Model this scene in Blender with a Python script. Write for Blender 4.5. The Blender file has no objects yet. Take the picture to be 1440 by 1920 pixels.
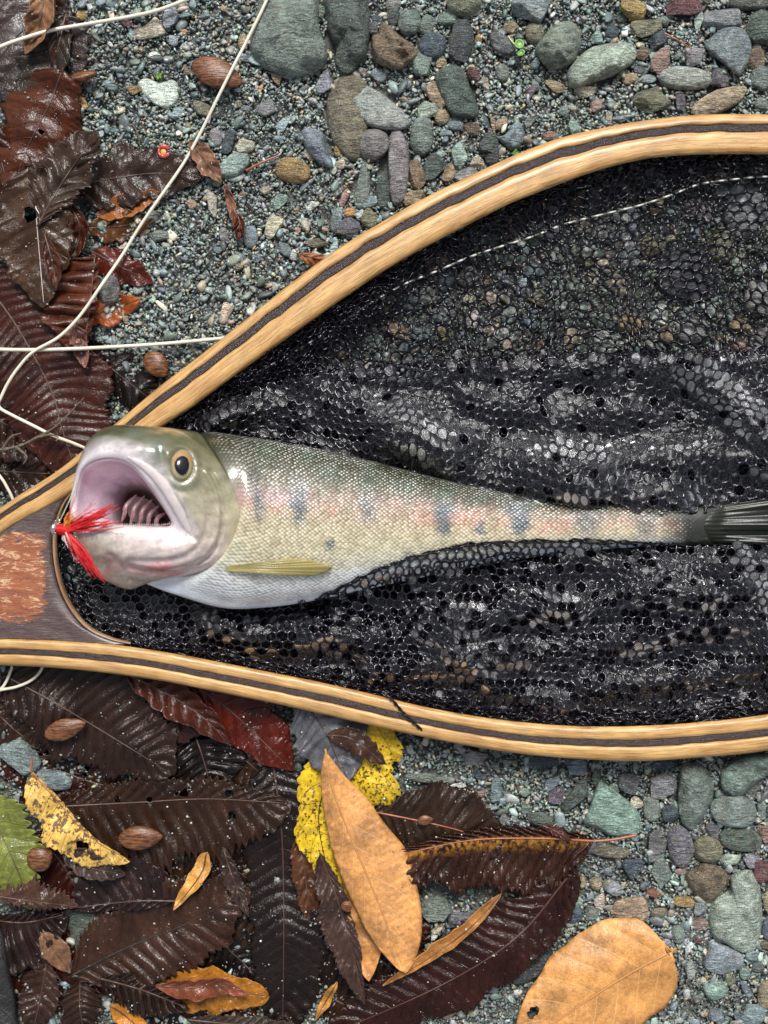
import bpy, math, random
import numpy as np
from mathutils import Vector, noise
from mathutils.bvhtree import BVHTree

# ------------------------------------------------------------------ scale
# lengths below are in units of 0.2 mm; D is the camera's height over the shore
S = 0.0002
D = 2200.0
rng = np.random.default_rng(7)
random.seed(7)
scene = bpy.context.scene
COL = scene.collection

# ------------------------------------------------------------------ camera, sky, sun
cam_d = bpy.data.cameras.new('camera')
cam = bpy.data.objects.new('camera', cam_d)
COL.objects.link(cam)
cam.location = (0, 0, D * S)
cam_d.sensor_fit = 'VERTICAL'
cam_d.sensor_height = 36
cam_d.lens = 18 * D / 960
cam_d.clip_start = 0.01
cam_d.clip_end = 200
cam_d.dof.use_dof = True
cam_d.dof.focus_distance = (D - 60) * S
cam_d.dof.aperture_fstop = 6.5
scene.camera = cam

SUN_EL, SUN_AZ = 54.0, 5.0       # sun stands beyond the top edge of the photograph
world = bpy.data.worlds.new('World')
scene.world = world
world.use_nodes = True
wn, wl = world.node_tree.nodes, world.node_tree.links
wn.clear()
sky = wn.new('ShaderNodeTexSky')
sky.sky_type = 'NISHITA'
sky.sun_disc = False
sky.sun_elevation = math.radians(SUN_EL)
sky.sun_rotation = math.radians(SUN_AZ)
sky.air_density = 1.0
sky.dust_density = 3.0
hs = wn.new('ShaderNodeHueSaturation')
hs.inputs['Saturation'].default_value = 0.42
bgn = wn.new('ShaderNodeBackground')
bgn.inputs['Strength'].default_value = 0.072
wo = wn.new('ShaderNodeOutputWorld')
wl.new(sky.outputs[0], hs.inputs['Color'])
wl.new(hs.outputs[0], bgn.inputs[0])
wl.new(bgn.outputs[0], wo.inputs[0])

sun_d = bpy.data.lights.new('sun', 'SUN')
sun_d.energy = 1.75
sun_d.angle = math.radians(19)
sun_d.color = (1.0, 0.98, 0.95)
sun = bpy.data.objects.new('sun', sun_d)
COL.objects.link(sun)
el, az = math.radians(SUN_EL), math.radians(SUN_AZ)
sdir = Vector((math.sin(az) * math.cos(el), math.cos(az) * math.cos(el), math.sin(el)))
sun.rotation_euler = sdir.to_track_quat('Z', 'Y').to_euler()

scene.view_settings.view_transform = 'Standard'
scene.view_settings.look = 'None'
scene.view_settings.gamma = 1.0
scene.view_settings.exposure = 1.05
scene.view_settings.use_curve_mapping = False
scene.render.engine = 'CYCLES'
scene.cycles.max_bounces = 6
scene.cycles.transparent_max_bounces = 24
scene.cycles.caustics_reflective = False
scene.cycles.caustics_refractive = False


# ------------------------------------------------------------------ helpers
def P(x, y, z=0.0):
    k = (D - z) / D
    return Vector(((x - 720) * k * S, (960 - y) * k * S, z * S))


def PA(a):
    a = np.asarray(a, float)
    k = (D - a[:, 2]) / D
    return np.stack([(a[:, 0] - 720) * k * S, (960 - a[:, 1]) * k * S, a[:, 2] * S], 1)


def tag(o, label=None, cat=None, group=None, kind=None):
    if label: o['label'] = label
    if cat: o['category'] = cat
    if group: o['group'] = group
    if kind: o['kind'] = kind
    return o


def mesh_np(name, V, F, mat=None, smooth=True, uv=None, col=None):
    """V (n,3) world or local; F list or array of tris/quads"""
    me = bpy.data.meshes.new(name)
    V = np.asarray(V, np.float32)
    if isinstance(F, np.ndarray):
        nf, k = F.shape
        me.vertices.add(len(V)); me.vertices.foreach_set('co', V.ravel())
        me.loops.add(nf * k); me.loops.foreach_set('vertex_index', F.astype(np.int32).ravel())
        me.polygons.add(nf)
        me.polygons.foreach_set('loop_start', np.arange(0, nf * k, k, dtype=np.int32))
        me.update(calc_edges=True)
    else:
        me.from_pydata([tuple(v) for v in V], [], F)
        me.update()
    if smooth:
        me.polygons.foreach_set('use_smooth', np.ones(len(me.polygons), bool))
    li = np.zeros(len(me.loops), np.int32)
    me.loops.foreach_get('vertex_index', li)
    if uv is not None:
        l = me.uv_layers.new(name='UVMap')
        l.data.foreach_set('uv', np.asarray(uv, np.float32)[li].ravel())
    if col is not None:
        c = np.asarray(col, np.float32)
        if c.shape[1] == 3:
            c = np.concatenate([c, np.ones((len(c), 1), np.float32)], 1)
        at = me.color_attributes.new('Col', 'FLOAT_COLOR', 'POINT')
        at.data.foreach_set('color', c.ravel())
    if mat: me.materials.append(mat)
    me.validate()
    return me


def put(name, V, F, mat, parent=None, origin=None, smooth=True, uv=None, col=None):
    V = np.asarray(V, float)
    if parent is not None:
        o_w = np.array(parent.location)
        if parent.parent is not None:
            o_w = o_w + np.array(parent.parent.location)
        c = V.mean(0) if origin is None else np.array(origin)
        V = V - c
        o = bpy.data.objects.new(name, mesh_np(name, V, F, mat, smooth, uv, col))
        o.location = c - o_w
        COL.objects.link(o)
        o.parent = parent
        return o
    if origin is None:
        c = V.mean(0); c[2] = V[:, 2].min()
    else:
        c = np.array(origin)
    o = bpy.data.objects.new(name, mesh_np(name, V - c, F, mat, smooth, uv, col))
    o.location = c
    COL.objects.link(o)
    return o


def empty(name, loc):
    o = bpy.data.objects.new(name, None)
    o.empty_display_size = 0.01
    o.location = loc
    COL.objects.link(o)
    return o


def crom(pts, n, closed=False):
    """Catmull-Rom through pts, n samples in all (centripetal enough for us), by arc length"""
    p = np.asarray(pts, float)
    if len(p) == 2:
        t = np.linspace(0, 1, n)[:, None]
        return p[0] * (1 - t) + p[1] * t
    if closed:
        q = np.concatenate([p[-1:], p, p[:2]])
    else:
        q = np.concatenate([2 * p[:1] - p[1:2], p, 2 * p[-1:] - p[-2:-1]])
    m = len(q) - 3
    out = []
    t = np.linspace(0, 1, 16, endpoint=False)[:, None]
    for i in range(m):
        a, b, c, d = q[i], q[i + 1], q[i + 2], q[i + 3]
        out.append(0.5 * ((2 * b) + (c - a) * t + (2 * a - 5 * b + 4 * c - d) * t ** 2 + (3 * b - a - 3 * c + d) * t ** 3))
    out = np.concatenate(out + [q[-2:-1]])
    L = np.concatenate([[0], np.cumsum(np.linalg.norm(np.diff(out, axis=0), axis=1))])
    s = np.linspace(0, L[-1], n, endpoint=not closed)
    return np.stack([np.interp(s, L, out[:, k]) for k in range(out.shape[1])], 1)


def tube(pts, rad, sides=8, flat=1.0, caps=True):
    """pts in world; rad world scalar/array. returns V,F,uv"""
    p = np.asarray(pts, float)
    n = len(p)
    r = np.broadcast_to(np.asarray(rad, float), (n,))
    T = np.gradient(p, axis=0)
    T /= np.linalg.norm(T, axis=1)[:, None] + 1e-12
    up = np.array([0, 0, 1.0])
    A = np.cross(T, up)
    ln = np.linalg.norm(A, axis=1)
    A[ln < 1e-3] = (1, 0, 0)
    A /= np.linalg.norm(A, axis=1)[:, None]
    B = np.cross(A, T)
    th = np.linspace(0, 2 * np.pi, sides, endpoint=False)
    V = p[:, None] + r[:, None, None] * (np.cos(th)[None, :, None] * A[:, None] + flat * np.sin(th)[None, :, None] * B[:, None])
    V = V.reshape(-1, 3)
    i = np.arange(n - 1)[:, None] * sides
    j = np.arange(sides)[None]
    j2 = (j + 1) % sides
    F = np.stack([i + j, i + j2, i + sides + j2, i + sides + j], -1).reshape(-1, 4)
    L = np.concatenate([[0], np.cumsum(np.linalg.norm(np.diff(p, axis=0), axis=1))])
    uv = np.stack([np.repeat(L, sides) / S, np.tile(th, n)], 1)
    return V, F, uv


def join(parts):
    Vs, Fs, Us = [], [], []
    o = 0
    for V, F, U in parts:
        Vs.append(V); Fs.append(F + o); Us.append(U); o += len(V)
    return np.concatenate(Vs), np.concatenate(Fs), np.concatenate(Us)


def inpoly(x, y, poly):
    x = np.asarray(x); y = np.asarray(y)
    c = np.zeros(x.shape, bool)
    n = len(poly)
    j = n - 1
    for i in range(n):
        xi, yi = poly[i]; xj, yj = poly[j]
        cond = ((yi > y) != (yj > y)) & (x < (xj - xi) * (y - yi) / (yj - yi + 1e-9) + xi)
        c ^= cond
        j = i
    return c


class Wave:
    """smooth random field: a sum of sinusoids"""
    def __init__(self, size, n=10, seed=0):
        r = np.random.default_rng(seed)
        a = r.uniform(0, 2 * np.pi, n)
        f = 2 * np.pi / (size * r.uniform(0.6, 1.8, n))
        self.k = np.stack([np.cos(a) * f, np.sin(a) * f]); self.p = r.uniform(0, 6.28, n)
        self.n = n
    def __call__(self, x, y):
        x = np.asarray(x, float); y = np.asarray(y, float)
        s = 0
        for i in range(self.n):
            s = s + np.sin(self.k[0, i] * x + self.k[1, i] * y + self.p[i])
        return s / math.sqrt(self.n)


# ------------------------------------------------------------------ materials
def sc(px): return 1.0 / (px * S)


class NT:
    def __init__(self, name):
        self.m = bpy.data.materials.new(name)
        self.m.use_nodes = True
        self.t = self.m.node_tree
        self.t.nodes.clear()
        self.out = self.t.nodes.new('ShaderNodeOutputMaterial')
        self.b = self.t.nodes.new('ShaderNodeBsdfPrincipled')
        self.t.links.new(self.b.outputs[0], self.out.inputs[0])
        self.tc = self.t.nodes.new('ShaderNodeTexCoord')
    def n(self, typ, **kw):
        nd = self.t.nodes.new(typ)
        for k, v in kw.items(): setattr(nd, k, v)
        return nd
    def L(self, a, b): self.t.links.new(a, b)
    def set(self, **kw):
        for k, v in kw.items():
            k = k.replace('_', ' ')
            if hasattr(v, 'links'): self.L(v, self.b.inputs[k])
            else: self.b.inputs[k].default_value = v
    def noise(self, size, detail=4, rough=.6, vec=None, w=None, dist=0, typ='FBM'):
        nd = self.n('ShaderNodeTexNoise')
        nd.inputs['Scale'].default_value = size
        nd.inputs['Detail'].default_value = detail
        nd.inputs['Roughness'].default_value = rough
        nd.inputs['Distortion'].default_value = dist
        self.L(vec if vec is not None else self.tc.outputs['Object'], nd.inputs['Vector'])
        if w is not None:
            nd.noise_dimensions = '4D'
            self.L(w, nd.inputs['W'])
        return nd
    def vor(self, size, vec=None, rand=1, feat='F1'):
        nd = self.n('ShaderNodeTexVoronoi', feature=feat)
        nd.inputs['Scale'].default_value = size
        nd.inputs['Randomness'].default_value = rand
        self.L(vec if vec is not None else self.tc.outputs['Object'], nd.inputs['Vector'])
        return nd
    def map(self, v, scale=(1, 1, 1), rot=(0, 0, 0), loc=(0, 0, 0)):
        nd = self.n('ShaderNodeMapping')
        nd.inputs['Scale'].default_value = scale
        nd.inputs['Rotation'].default_value = rot
        nd.inputs['Location'].default_value = loc
        self.L(v, nd.inputs['Vector'])
        return nd.outputs[0]
    def rng(self, v, a, b, c=0, d=1):
        nd = self.n('ShaderNodeMapRange')
        nd.inputs[1].default_value = a; nd.inputs[2].default_value = b
        nd.inputs[3].default_value = c; nd.inputs[4].default_value = d
        self.L(v, nd.inputs[0])
        return nd.outputs[0]
    def math(self, op, a, b=None, c=None):
        nd = self.n('ShaderNodeMath', operation=op)
        for i, v in enumerate((a, b, c)):
            if v is None: continue
            if hasattr(v, 'links'): self.L(v, nd.inputs[i])
            else: nd.inputs[i].default_value = v
        return nd.outputs[0]
    def mix(self, f, a, b, mode='MIX'):
        nd = self.n('ShaderNodeMix', data_type='RGBA', blend_type=mode)
        for i, v in ((0, f), (6, a), (7, b)):
            if hasattr(v, 'links'): self.L(v, nd.inputs[i])
            elif i == 0: nd.inputs[0].default_value = v
            else: nd.inputs[i].default_value = (*v, 1) if len(v) == 3 else v
        return nd.outputs[2]
    def bump(self, h, strength=.5, dist=1.0, normal=None):
        nd = self.n('ShaderNodeBump')
        nd.inputs['Strength'].default_value = strength
        nd.inputs['Distance'].default_value = dist * S
        self.L(h, nd.inputs['Height'])
        if normal is not None: self.L(normal, nd.inputs['Normal'])
        return nd.outputs[0]
    def val(self, v, lo, hi):
        """multiply helper: maps 0..1 to grey lo..hi"""
        return self.rng(v, .25, .75, lo, hi)


def mat_stone():
    t = NT('wet_stone')
    geo = t.n('ShaderNodeNewGeometry'); POS = geo.outputs['Position']
    oi = t.n('ShaderNodeObjectInfo')
    w = t.math('MULTIPLY', oi.outputs['Random'], 40)
    n1 = t.noise(sc(26), 6, .65, w=w, vec=POS)
    vm = t.map(POS, scale=(1, 4.2, 1.4), rot=(0, 0, .5))
    n2 = t.noise(sc(16), 5, .6, vec=vm, w=w, dist=.8)
    n3 = t.noise(sc(2.6), 3, .6, w=w, vec=POS)
    n4 = t.noise(sc(30), 4, .5, w=w, dist=1.5, vec=POS)
    base = t.mix(1, oi.outputs['Color'], t.rng(n1.outputs[0], .3, .7, .55, 1.45), 'MULTIPLY')
    base = t.mix(1, base, t.rng(n2.outputs[0], .38, .62, .60, 1.40), 'MULTIPLY')
    base = t.mix(1, base, t.rng(n3.outputs[0], .3, .7, .6, 1.45), 'MULTIPLY')
    ochre = t.rng(n4.outputs[0], .56, .72, 0, .45)
    base = t.mix(ochre, base, (.23, .19, .11))
    vein = t.math('ABSOLUTE', t.math('SUBTRACT', n2.outputs[0], .5))
    veinf = t.rng(vein, 0, .010, .4, 0)
    base = t.mix(veinf, base, (.42, .44, .40))
    spk = t.noise(sc(3.2), 1, .5, w=w, vec=POS)
    base = t.mix(t.rng(spk.outputs[0], .66, .72, 0, .6), base, (.55, .57, .52))
    pit = t.noise(sc(7), 4, .7, w=w, vec=vm)
    base = t.mix(t.rng(pit.outputs[0], .38, .30, 0, .7), base, (.03, .032, .028))  # darkness of small cavities painted into the colour, without relief
    h = t.math('ADD', t.math('MULTIPLY', n1.outputs[0], 6), t.math('ADD', t.math('MULTIPLY', n2.outputs[0], 3.5), t.math('MULTIPLY', n3.outputs[0], .9)))
    t.set(Base_Color=base, Roughness=t.rng(n1.outputs[0], .3, .7, .46, .22), Normal=t.bump(h, 1.0, 3.0),
          Specular_IOR_Level=.5)
    return t.m


def mat_grit():
    t = NT('wet_grit')
    a = t.n('ShaderNodeVertexColor'); a.layer_name = 'Col'
    n = t.noise(sc(3), 3, .6)
    base = t.mix(1, a.outputs[0], t.rng(n.outputs[0], .3, .7, .6, 1.4), 'MULTIPLY')
    t.set(Base_Color=base, Roughness=.36, Normal=t.bump(n.outputs[0], .6, 1.5))
    return t.m


def mat_ground():
    t = NT('wet_sand')
    n = t.noise(sc(60), 6, .6)
    n2 = t.noise(sc(5), 4, .7)
    v = t.vor(sc(7))
    c = t.mix(t.rng(n.outputs[0], .35, .65), (.085, .092, .085), (.16, .165, .145))
    c = t.mix(t.rng(n2.outputs[0], .5, .7, 0, .5), c, (.28, .29, .26))
    h = t.math('ADD', t.math('MULTIPLY', n2.outputs[0], 3), t.math('MULTIPLY', v.outputs[0], -3))
    t.set(Base_Color=c, Roughness=.45, Normal=t.bump(h, .9, 2))
    return t.m


def mat_leaf(kind='plain'):
    t = NT('leaf_' + kind)
    oi = t.n('ShaderNodeObjectInfo')
    w = t.math('MULTIPLY', oi.outputs['Random'], 30)
    uv = t.n('ShaderNodeUVMap'); uv.uv_map = 'UVMap'
    sx = t.n('ShaderNodeSeparateXYZ'); t.L(uv.outputs[0], sx.inputs[0])
    q = sx.outputs[0]; s = sx.outputs[1]
    fr = t.math('FRACT', q)
    dv = t.math('ABSOLUTE', t.math('SUBTRACT', fr, .5))      # .5 at the vein
    nwob = t.noise(sc(14), 3, .5, w=w)
    n1 = t.noise(sc(60), 5, .6, w=w)
    n2 = t.noise(sc(8), 4, .65, w=w)
    n3 = t.noise(sc(2.5), 3, .6, w=w)
    base = t.mix(1, oi.outputs['Color'], t.rng(n1.outputs[0], .3, .7, .5, 1.5), 'MULTIPLY')
    base = t.mix(1, base, t.rng(n2.outputs[0], .3, .7, .72, 1.3), 'MULTIPLY')
    base = t.mix(1, base, t.rng(n3.outputs[0], .3, .7, .8, 1.2), 'MULTIPLY')
    vein = t.rng(dv, .455, .5, 0, 1)
    midv = t.rng(t.math('ABSOLUTE', s), 0, .035, 1, 0)
    if kind == 'tan':
        # smooth, few thin veins, darker blots
        base = t.mix(t.rng(n2.outputs[0], .62, .72, 0, .35), base, (.33, .15, .045))
        spots = t.noise(sc(9), 2, .5, w=w)
        base = t.mix(t.rng(spots.outputs[0], .76, .79, 0, .8), base, (.05, .03, .02))
        vcol = t.mix(.6, base, (.85, .56, .27))
        base = t.mix(t.math('MULTIPLY', t.rng(dv, .475, .5, 0, 1), .7), base, vcol)
        base = t.mix(midv, base, (.27, .10, .03))
        net = t.vor(sc(7), feat='DISTANCE_TO_EDGE')
        h = t.math('ADD', t.math('MULTIPLY', n2.outputs[0], 1.0), t.math('MULTIPLY', t.rng(net.outputs[0], 0, .1), .25))
        t.set(Base_Color=base, Roughness=t.rng(n2.outputs[0], .3, .7, .5, .36), Normal=t.bump(h, .7, 1.2))
        t.set(Subsurface_Weight=0.0)
        return t.m
    if kind in ('yellow', 'mottled', 'green'):
        dark = {'yellow': (.05, .03, .008), 'mottled': (.10, .06, .035), 'green': (.09, .10, .02)}[kind]
        sp = t.noise(sc({'yellow': 5, 'mottled': 9, 'green': 40}[kind]), 4, .62, w=w)
        bl = t.noise(sc(70), 3, .5, w=w)
        thr = t.math('ADD', sp.outputs[0], t.math('MULTIPLY', t.math('SUBTRACT', bl.outputs[0], .5), .22 if kind != 'mottled' else .4))
        f = t.rng(thr, {'yellow': .55, 'mottled': .52, 'green': .55}[kind], {'yellow': .57, 'mottled': .56, 'green': .7}[kind], 0, .93)
        base = t.mix(f, base, dark)
        base = t.mix(t.math('MULTIPLY', vein, .35), base, dark)
    elif kind == 'pleat_gold':
        gold = t.math('MULTIPLY', t.rng(t.math('ABSOLUTE', s), .02, .30, 1, 0), t.rng(n2.outputs[0], .42, .62, 0, 1))
        base = t.mix(gold, base, (.42, .19, .02))
    else:
        # lighter or darker veins through the alpha of the object colour
        lite = t.mix(1, base, (2.6, 2.4, 2.3), 'MULTIPLY')
        base = t.mix(t.math('MULTIPLY', vein, t.math('MULTIPLY', oi.outputs['Alpha'], .8)), base, lite)
        base = t.mix(t.math('MULTIPLY', midv, oi.outputs['Alpha']), base, lite)
    fine = t.vor(sc(4.5), feat='DISTANCE_TO_EDGE')
    h = t.math('ADD', t.math('MULTIPLY', n2.outputs[0], .6), t.math('MULTIPLY', n3.outputs[0], .12))
    h = t.math('ADD', h, t.math('MULTIPLY', vein, 1.0))
    h = t.math('ADD', h, t.math('MULTIPLY', t.rng(fine.outputs[0], 0, .12), .15))
    t.set(Base_Color=base, Roughness=t.rng(n2.outputs[0], .3, .7, .26, .12), Normal=t.bump(h, .8, 1.3), Specular_IOR_Level=.26)
    return t.m


def mat_simple(name, col, rough=.4, var=.3, size=8, bump=.4, bd=1.0, metal=0, spec=.5, coat=0):
    t = NT(name)
    n = t.noise(sc(size), 4, .6)
    c = t.mix(1, (*col, 1), t.rng(n.outputs[0], .3, .7, 1 - var, 1 + var), 'MULTIPLY')
    t.set(Base_Color=c, Roughness=rough, Metallic=metal, Normal=t.bump(n.outputs[0], bump, bd), Specular_IOR_Level=spec, Coat_Weight=coat, Coat_Roughness=.1)
    return t.m


def mat_wood(name, c0, c1, c2, rough=.42, line=.0):
    t = NT(name)
    uv = t.n('ShaderNodeUVMap'); uv.uv_map = 'UVMap'       # x along the grain, y across, both in length units
    v1 = t.map(uv.outputs[0], scale=(.008, .22, 1))
    v2 = t.map(uv.outputs[0], scale=(.02, .75, 1))
    v3 = t.map(uv.outputs[0], scale=(.02, .02, 1))
    n1 = t.noise(1, 5, .6, vec=v1, dist=.5)
    n2 = t.noise(1, 4, .7, vec=v2, dist=.2)
    n3 = t.noise(1, 3, .5, vec=v3)
    c = t.mix(t.rng(n1.outputs[0], .42, .57), c0, c1)
    c = t.mix(t.rng(n2.outputs[0], .50, .64, 0, .85), c, c2)
    c = t.mix(1, c, t.rng(n3.outputs[0], .3, .7, .8, 1.15), 'MULTIPLY')
    dirt = t.noise(sc(7), 3, .7)
    c = t.mix(t.rng(dirt.outputs[0], .70, .74, 0, .7), c, (.07, .035, .015))
    h = t.math('ADD', n2.outputs[0], t.math('MULTIPLY', n1.outputs[0], .6))
    t.set(Base_Color=c, Roughness=rough, Normal=t.bump(h, .6, 1.2), Coat_Weight=.35, Coat_Roughness=.2)
    return t.m


def mat_dark_wood():
    t = NT('dark_wood_strip')
    uv = t.n('ShaderNodeUVMap'); uv.uv_map = 'UVMap'
    v2 = t.map(uv.outputs[0], scale=(.05, .7, 1))
    n2 = t.noise(1, 5, .7, vec=v2)
    n3 = t.noise(sc(3.0), 3, .7)
    c = t.mix(t.rng(n2.outputs[0], .4, .7), (.022, .014, .016), (.085, .055, .055))
    h = t.math('ADD', t.math('MULTIPLY', n3.outputs[0], 1.0), n2.outputs[0])
    t.set(Base_Color=c, Roughness=.2, Normal=t.bump(h, 1.0, 2.6), Specular_IOR_Level=.7)
    return t.m


def mat_handle():
    t = NT('worn_handle_wood')
    ob = t.tc.outputs['Object']
    v = t.map(ob, scale=(.35, 2.2, 1))
    n1 = t.noise(sc(22), 6, .65, vec=v, dist=.6)
    n2 = t.noise(sc(5), 5, .7, vec=v)
    sx = t.n('ShaderNodeSeparateXYZ'); t.L(ob, sx.inputs[0])
    # the varnish is worn to red wood in the middle of the grip
    dx = t.math('DIVIDE', t.math('SUBTRACT', sx.outputs[0], -40 * S), 70 * S)
    dy = t.math('DIVIDE', t.math('SUBTRACT', sx.outputs[1], 8 * S), 82 * S)
    r = t.math('ADD', t.math('POWER', t.math('ABSOLUTE', dx), 4), t.math('POWER', t.math('ABSOLUTE', dy), 4))
    e = t.math('ADD', r, t.math('MULTIPLY', t.math('SUBTRACT', n1.outputs[0], .5), 4.0))
    f = t.rng(e, .75, 1.05, 1, 0)
    red = t.mix(t.rng(n1.outputs[0], .35, .65), (.20, .055, .022), (.36, .12, .045))
    red = t.mix(t.rng(n2.outputs[0], .55, .75, 0, .8), red, (.12, .03, .015))
    pale = t.noise(sc(16), 5, .75, vec=t.map(ob, scale=(.6, 1.6, 1), rot=(0, 0, .5)), dist=1.2)
    red = t.mix(t.rng(pale.outputs[0], .56, .60, 0, .85), red, (.58, .38, .22))
    dk = t.mix(t.rng(n2.outputs[0], .4, .7), (.045, .028, .026), (.13, .085, .075))
    c = t.mix(f, dk, red)
    t.set(Base_Color=c, Roughness=t.rng(n2.outputs[0], .3, .7, .4, .25), Normal=t.bump(t.math('ADD', n2.outputs[0], f), .6, 1.5), Coat_Weight=.3, Coat_Roughness=.2)
    return t.m


def mat_net():
    t = NT('wet_net_cord')
    n = t.noise(sc(3), 3, .7)
    c = t.mix(n.outputs[0], (.003, .002, .004), (.007, .005, .010))
    t.set(Base_Color=c, Roughness=.14, Specular_IOR_Level=.36, Normal=t.bump(n.outputs[0], .2, .6))
    return t.m


def mat_net_gloss():  # glossier, lighter cord so upper folds look lit against the layers beneath
    t = NT('glossy_net_cord')
    n = t.noise(sc(4), 3, .7)
    t.set(Base_Color=(.008, .006, .011, 1), Roughness=.17, Specular_IOR_Level=.7, Coat_Weight=.3, Coat_Roughness=.08, Normal=t.bump(n.outputs[0], .5, 1.0))
    return t.m


def mat_film():
    t = NT('water_film')
    tr = t.n('ShaderNodeBsdfTransparent'); tr.inputs[0].default_value = (.93, .95, .96, 1)
    gl = t.n('ShaderNodeBsdfGlossy'); gl.inputs['Roughness'].default_value = .27
    n = t.noise(sc(5), 3, .7)
    t.L(t.bump(n.outputs[0], .6, 1.6), gl.inputs['Normal'])
    fr = t.n('ShaderNodeFresnel'); fr.inputs[0].default_value = 1.33
    f = t.math('ADD', t.math('MULTIPLY', fr.outputs[0], 1.0), .016)
    mx = t.n('ShaderNodeMixShader')
    t.L(f, mx.inputs[0]); t.L(tr.outputs[0], mx.inputs[1]); t.L(gl.outputs[0], mx.inputs[2])
    t.L(mx.outputs[0], t.out.inputs[0])
    return t.m


def mat_fish():
    t = NT('fish_skin')
    a = t.n('ShaderNodeVertexColor'); a.layer_name = 'Col'      # alpha: how scaly the skin is
    uv = t.n('ShaderNodeUVMap'); uv.uv_map = 'UVMap'
    v = t.map(uv.outputs[0], scale=(1, 1.25, 1), rot=(0, 0, math.radians(45)))
    cell = t.vor(1 / 6.9, vec=v, rand=.3)
    cell.voronoi_dimensions = '2D'
    d = cell.outputs['Distance']
    rc = cell.outputs['Color']
    sp = t.n('ShaderNodeSeparateColor'); t.L(rc, sp.inputs[0])
    n1 = t.noise(sc(30), 5, .6)
    n2 = t.noise(sc(4), 3, .6)
    dot = t.rng(d, .14, .32, 1, 0)
    edge = t.rng(d, .38, .62, 0, 1)
    base = t.mix(1, a.outputs[0], t.rng(n1.outputs[0], .3, .7, .85, 1.15), 'MULTIPLY')
    base = t.mix(1, base, t.rng(n2.outputs[0], .3, .7, .92, 1.08), 'MULTIPLY')
    al = a.outputs['Alpha']
    vary = t.mix(al, (1, 1, 1), t.mix(rc, (.72, .74, .70), (1.22, 1.15, 1.18)))
    base = t.mix(1, base, vary, 'MULTIPLY')
    base = t.mix(t.math('MULTIPLY', edge, t.math('MULTIPLY', al, .7)), base, t.mix(1, base, (.32, .34, .30), 'MULTIPLY'))
    gl = t.math('MULTIPLY', dot, t.math('MULTIPLY', al, t.math('MULTIPLY', t.rng(sp.outputs[0], 0, 1, .15, 1.0), t.rng(n1.outputs[0], .36, .56, .2, 1))))
    base = t.mix(gl, base, (.92, .92, .86))  # pale glint on each scale painted into the colour
    h = t.math('MULTIPLY', t.rng(d, 0, .6, 1, 0), al)
    b1 = t.bump(h, .55, 1.2)
    b2 = t.bump(n2.outputs[0], .12, 1.5, b1)
    t.set(Base_Color=base, Roughness=.34, Metallic=t.math('MULTIPLY', gl, .35), Normal=b2, Coat_Weight=.8, Coat_Roughness=.07, Specular_IOR_Level=.35,
          Subsurface_Weight=.0)
    t.b.inputs['Coat Normal']
    cb = t.bump(t.math('ADD', n1.outputs[0], t.math('MULTIPLY', h, .16)), .35, 2.5)
    t.L(cb, t.b.inputs['Coat Normal'])
    return t.m


def mat_attr(name, rough=.3, coat=.6, bumpn=3, bs=.3, spec=.5):
    t = NT(name)
    a = t.n('ShaderNodeVertexColor'); a.layer_name = 'Col'
    n = t.noise(sc(bumpn), 3, .6)
    base = t.mix(1, a.outputs[0], t.rng(n.outputs[0], .3, .7, .9, 1.1), 'MULTIPLY')
    t.set(Base_Color=base, Roughness=rough, Coat_Weight=coat, Coat_Roughness=.06, Normal=t.bump(n.outputs[0], bs, 1.0), Specular_IOR_Level=spec)
    return t.m


M = dict(stone=mat_stone(), grit=mat_grit(), ground=mat_ground(), leaf=mat_leaf(), tan=mat_leaf('tan'),
         yellow=mat_leaf('yellow'), mottled=mat_leaf('mottled'), green=mat_leaf('green'), gold=mat_leaf('pleat_gold'),
         lightwood=mat_wood('light_wood_strip', (.45, .235, .070), (.59, .36, .13), (.22, .09, .025)),
         darkwood=mat_dark_wood(), handle=mat_handle(), net=mat_net(), netgloss=mat_net_gloss(), film=mat_film(), fish=mat_fish(),
         eye=mat_attr('fish_eye', .2, .8, 4, .1), fin=mat_attr('fish_fin', .38, .3, 3, .3),
         flesh=mat_simple('gill_flesh', (.30, .17, .18), .35, .25, 8, .3, 1, coat=.25),
         lip=mat_simple('jaw_skin', (.56, .49, .47), .32, .12, 14, .25, 1.2, coat=.7),
         tooth=mat_simple('tooth', (.75, .72, .66), .25, .05),
         line=mat_simple('fly_line_coating', (.66, .62, .50), .38, .08, 12, .2),
         midrib=mat_simple('leaf_midrib', (.075, .04, .028), .35, .25),
         paleRib=mat_simple('pale_midrib', (.45, .22, .07), .4, .2),
         redstem=mat_simple('red_stem', (.30, .10, .05), .35, .3),
         seed=None, twig=mat_simple('twig_bark', (.10, .075, .05), .5, .5, 5, 1, 2),
         tail=mat_attr('tail_membrane', .28, .0, 4, .3, .3), black=mat_simple('blackened_wood', (.02, .019, .018), .35, .4, 6, 1, 3),
         whitecord=mat_simple('white_cord', (.60, .60, .52), .4, .1),
         red=mat_simple('red_fibre', (.62, .02, .025), .35, .3, 3, .3), orange=mat_simple('orange_fibre', (.65, .25, .03), .4, .2),
         metal=mat_simple('silver_bead', (.75, .73, .68), .15, .1, 4, .1, 1, metal=1),
         sprout=mat_simple('sprout_green', (.11, .27, .02), .35, .15), pale=mat_simple('pale_stem', (.5, .55, .25), .4, .1),
         berry=mat_simple('red_husk', (.50, .07, .07), .3, .2, coat=.5), yolk=mat_simple('yellow_core', (.65, .33, .06), .35, .2))


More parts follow.
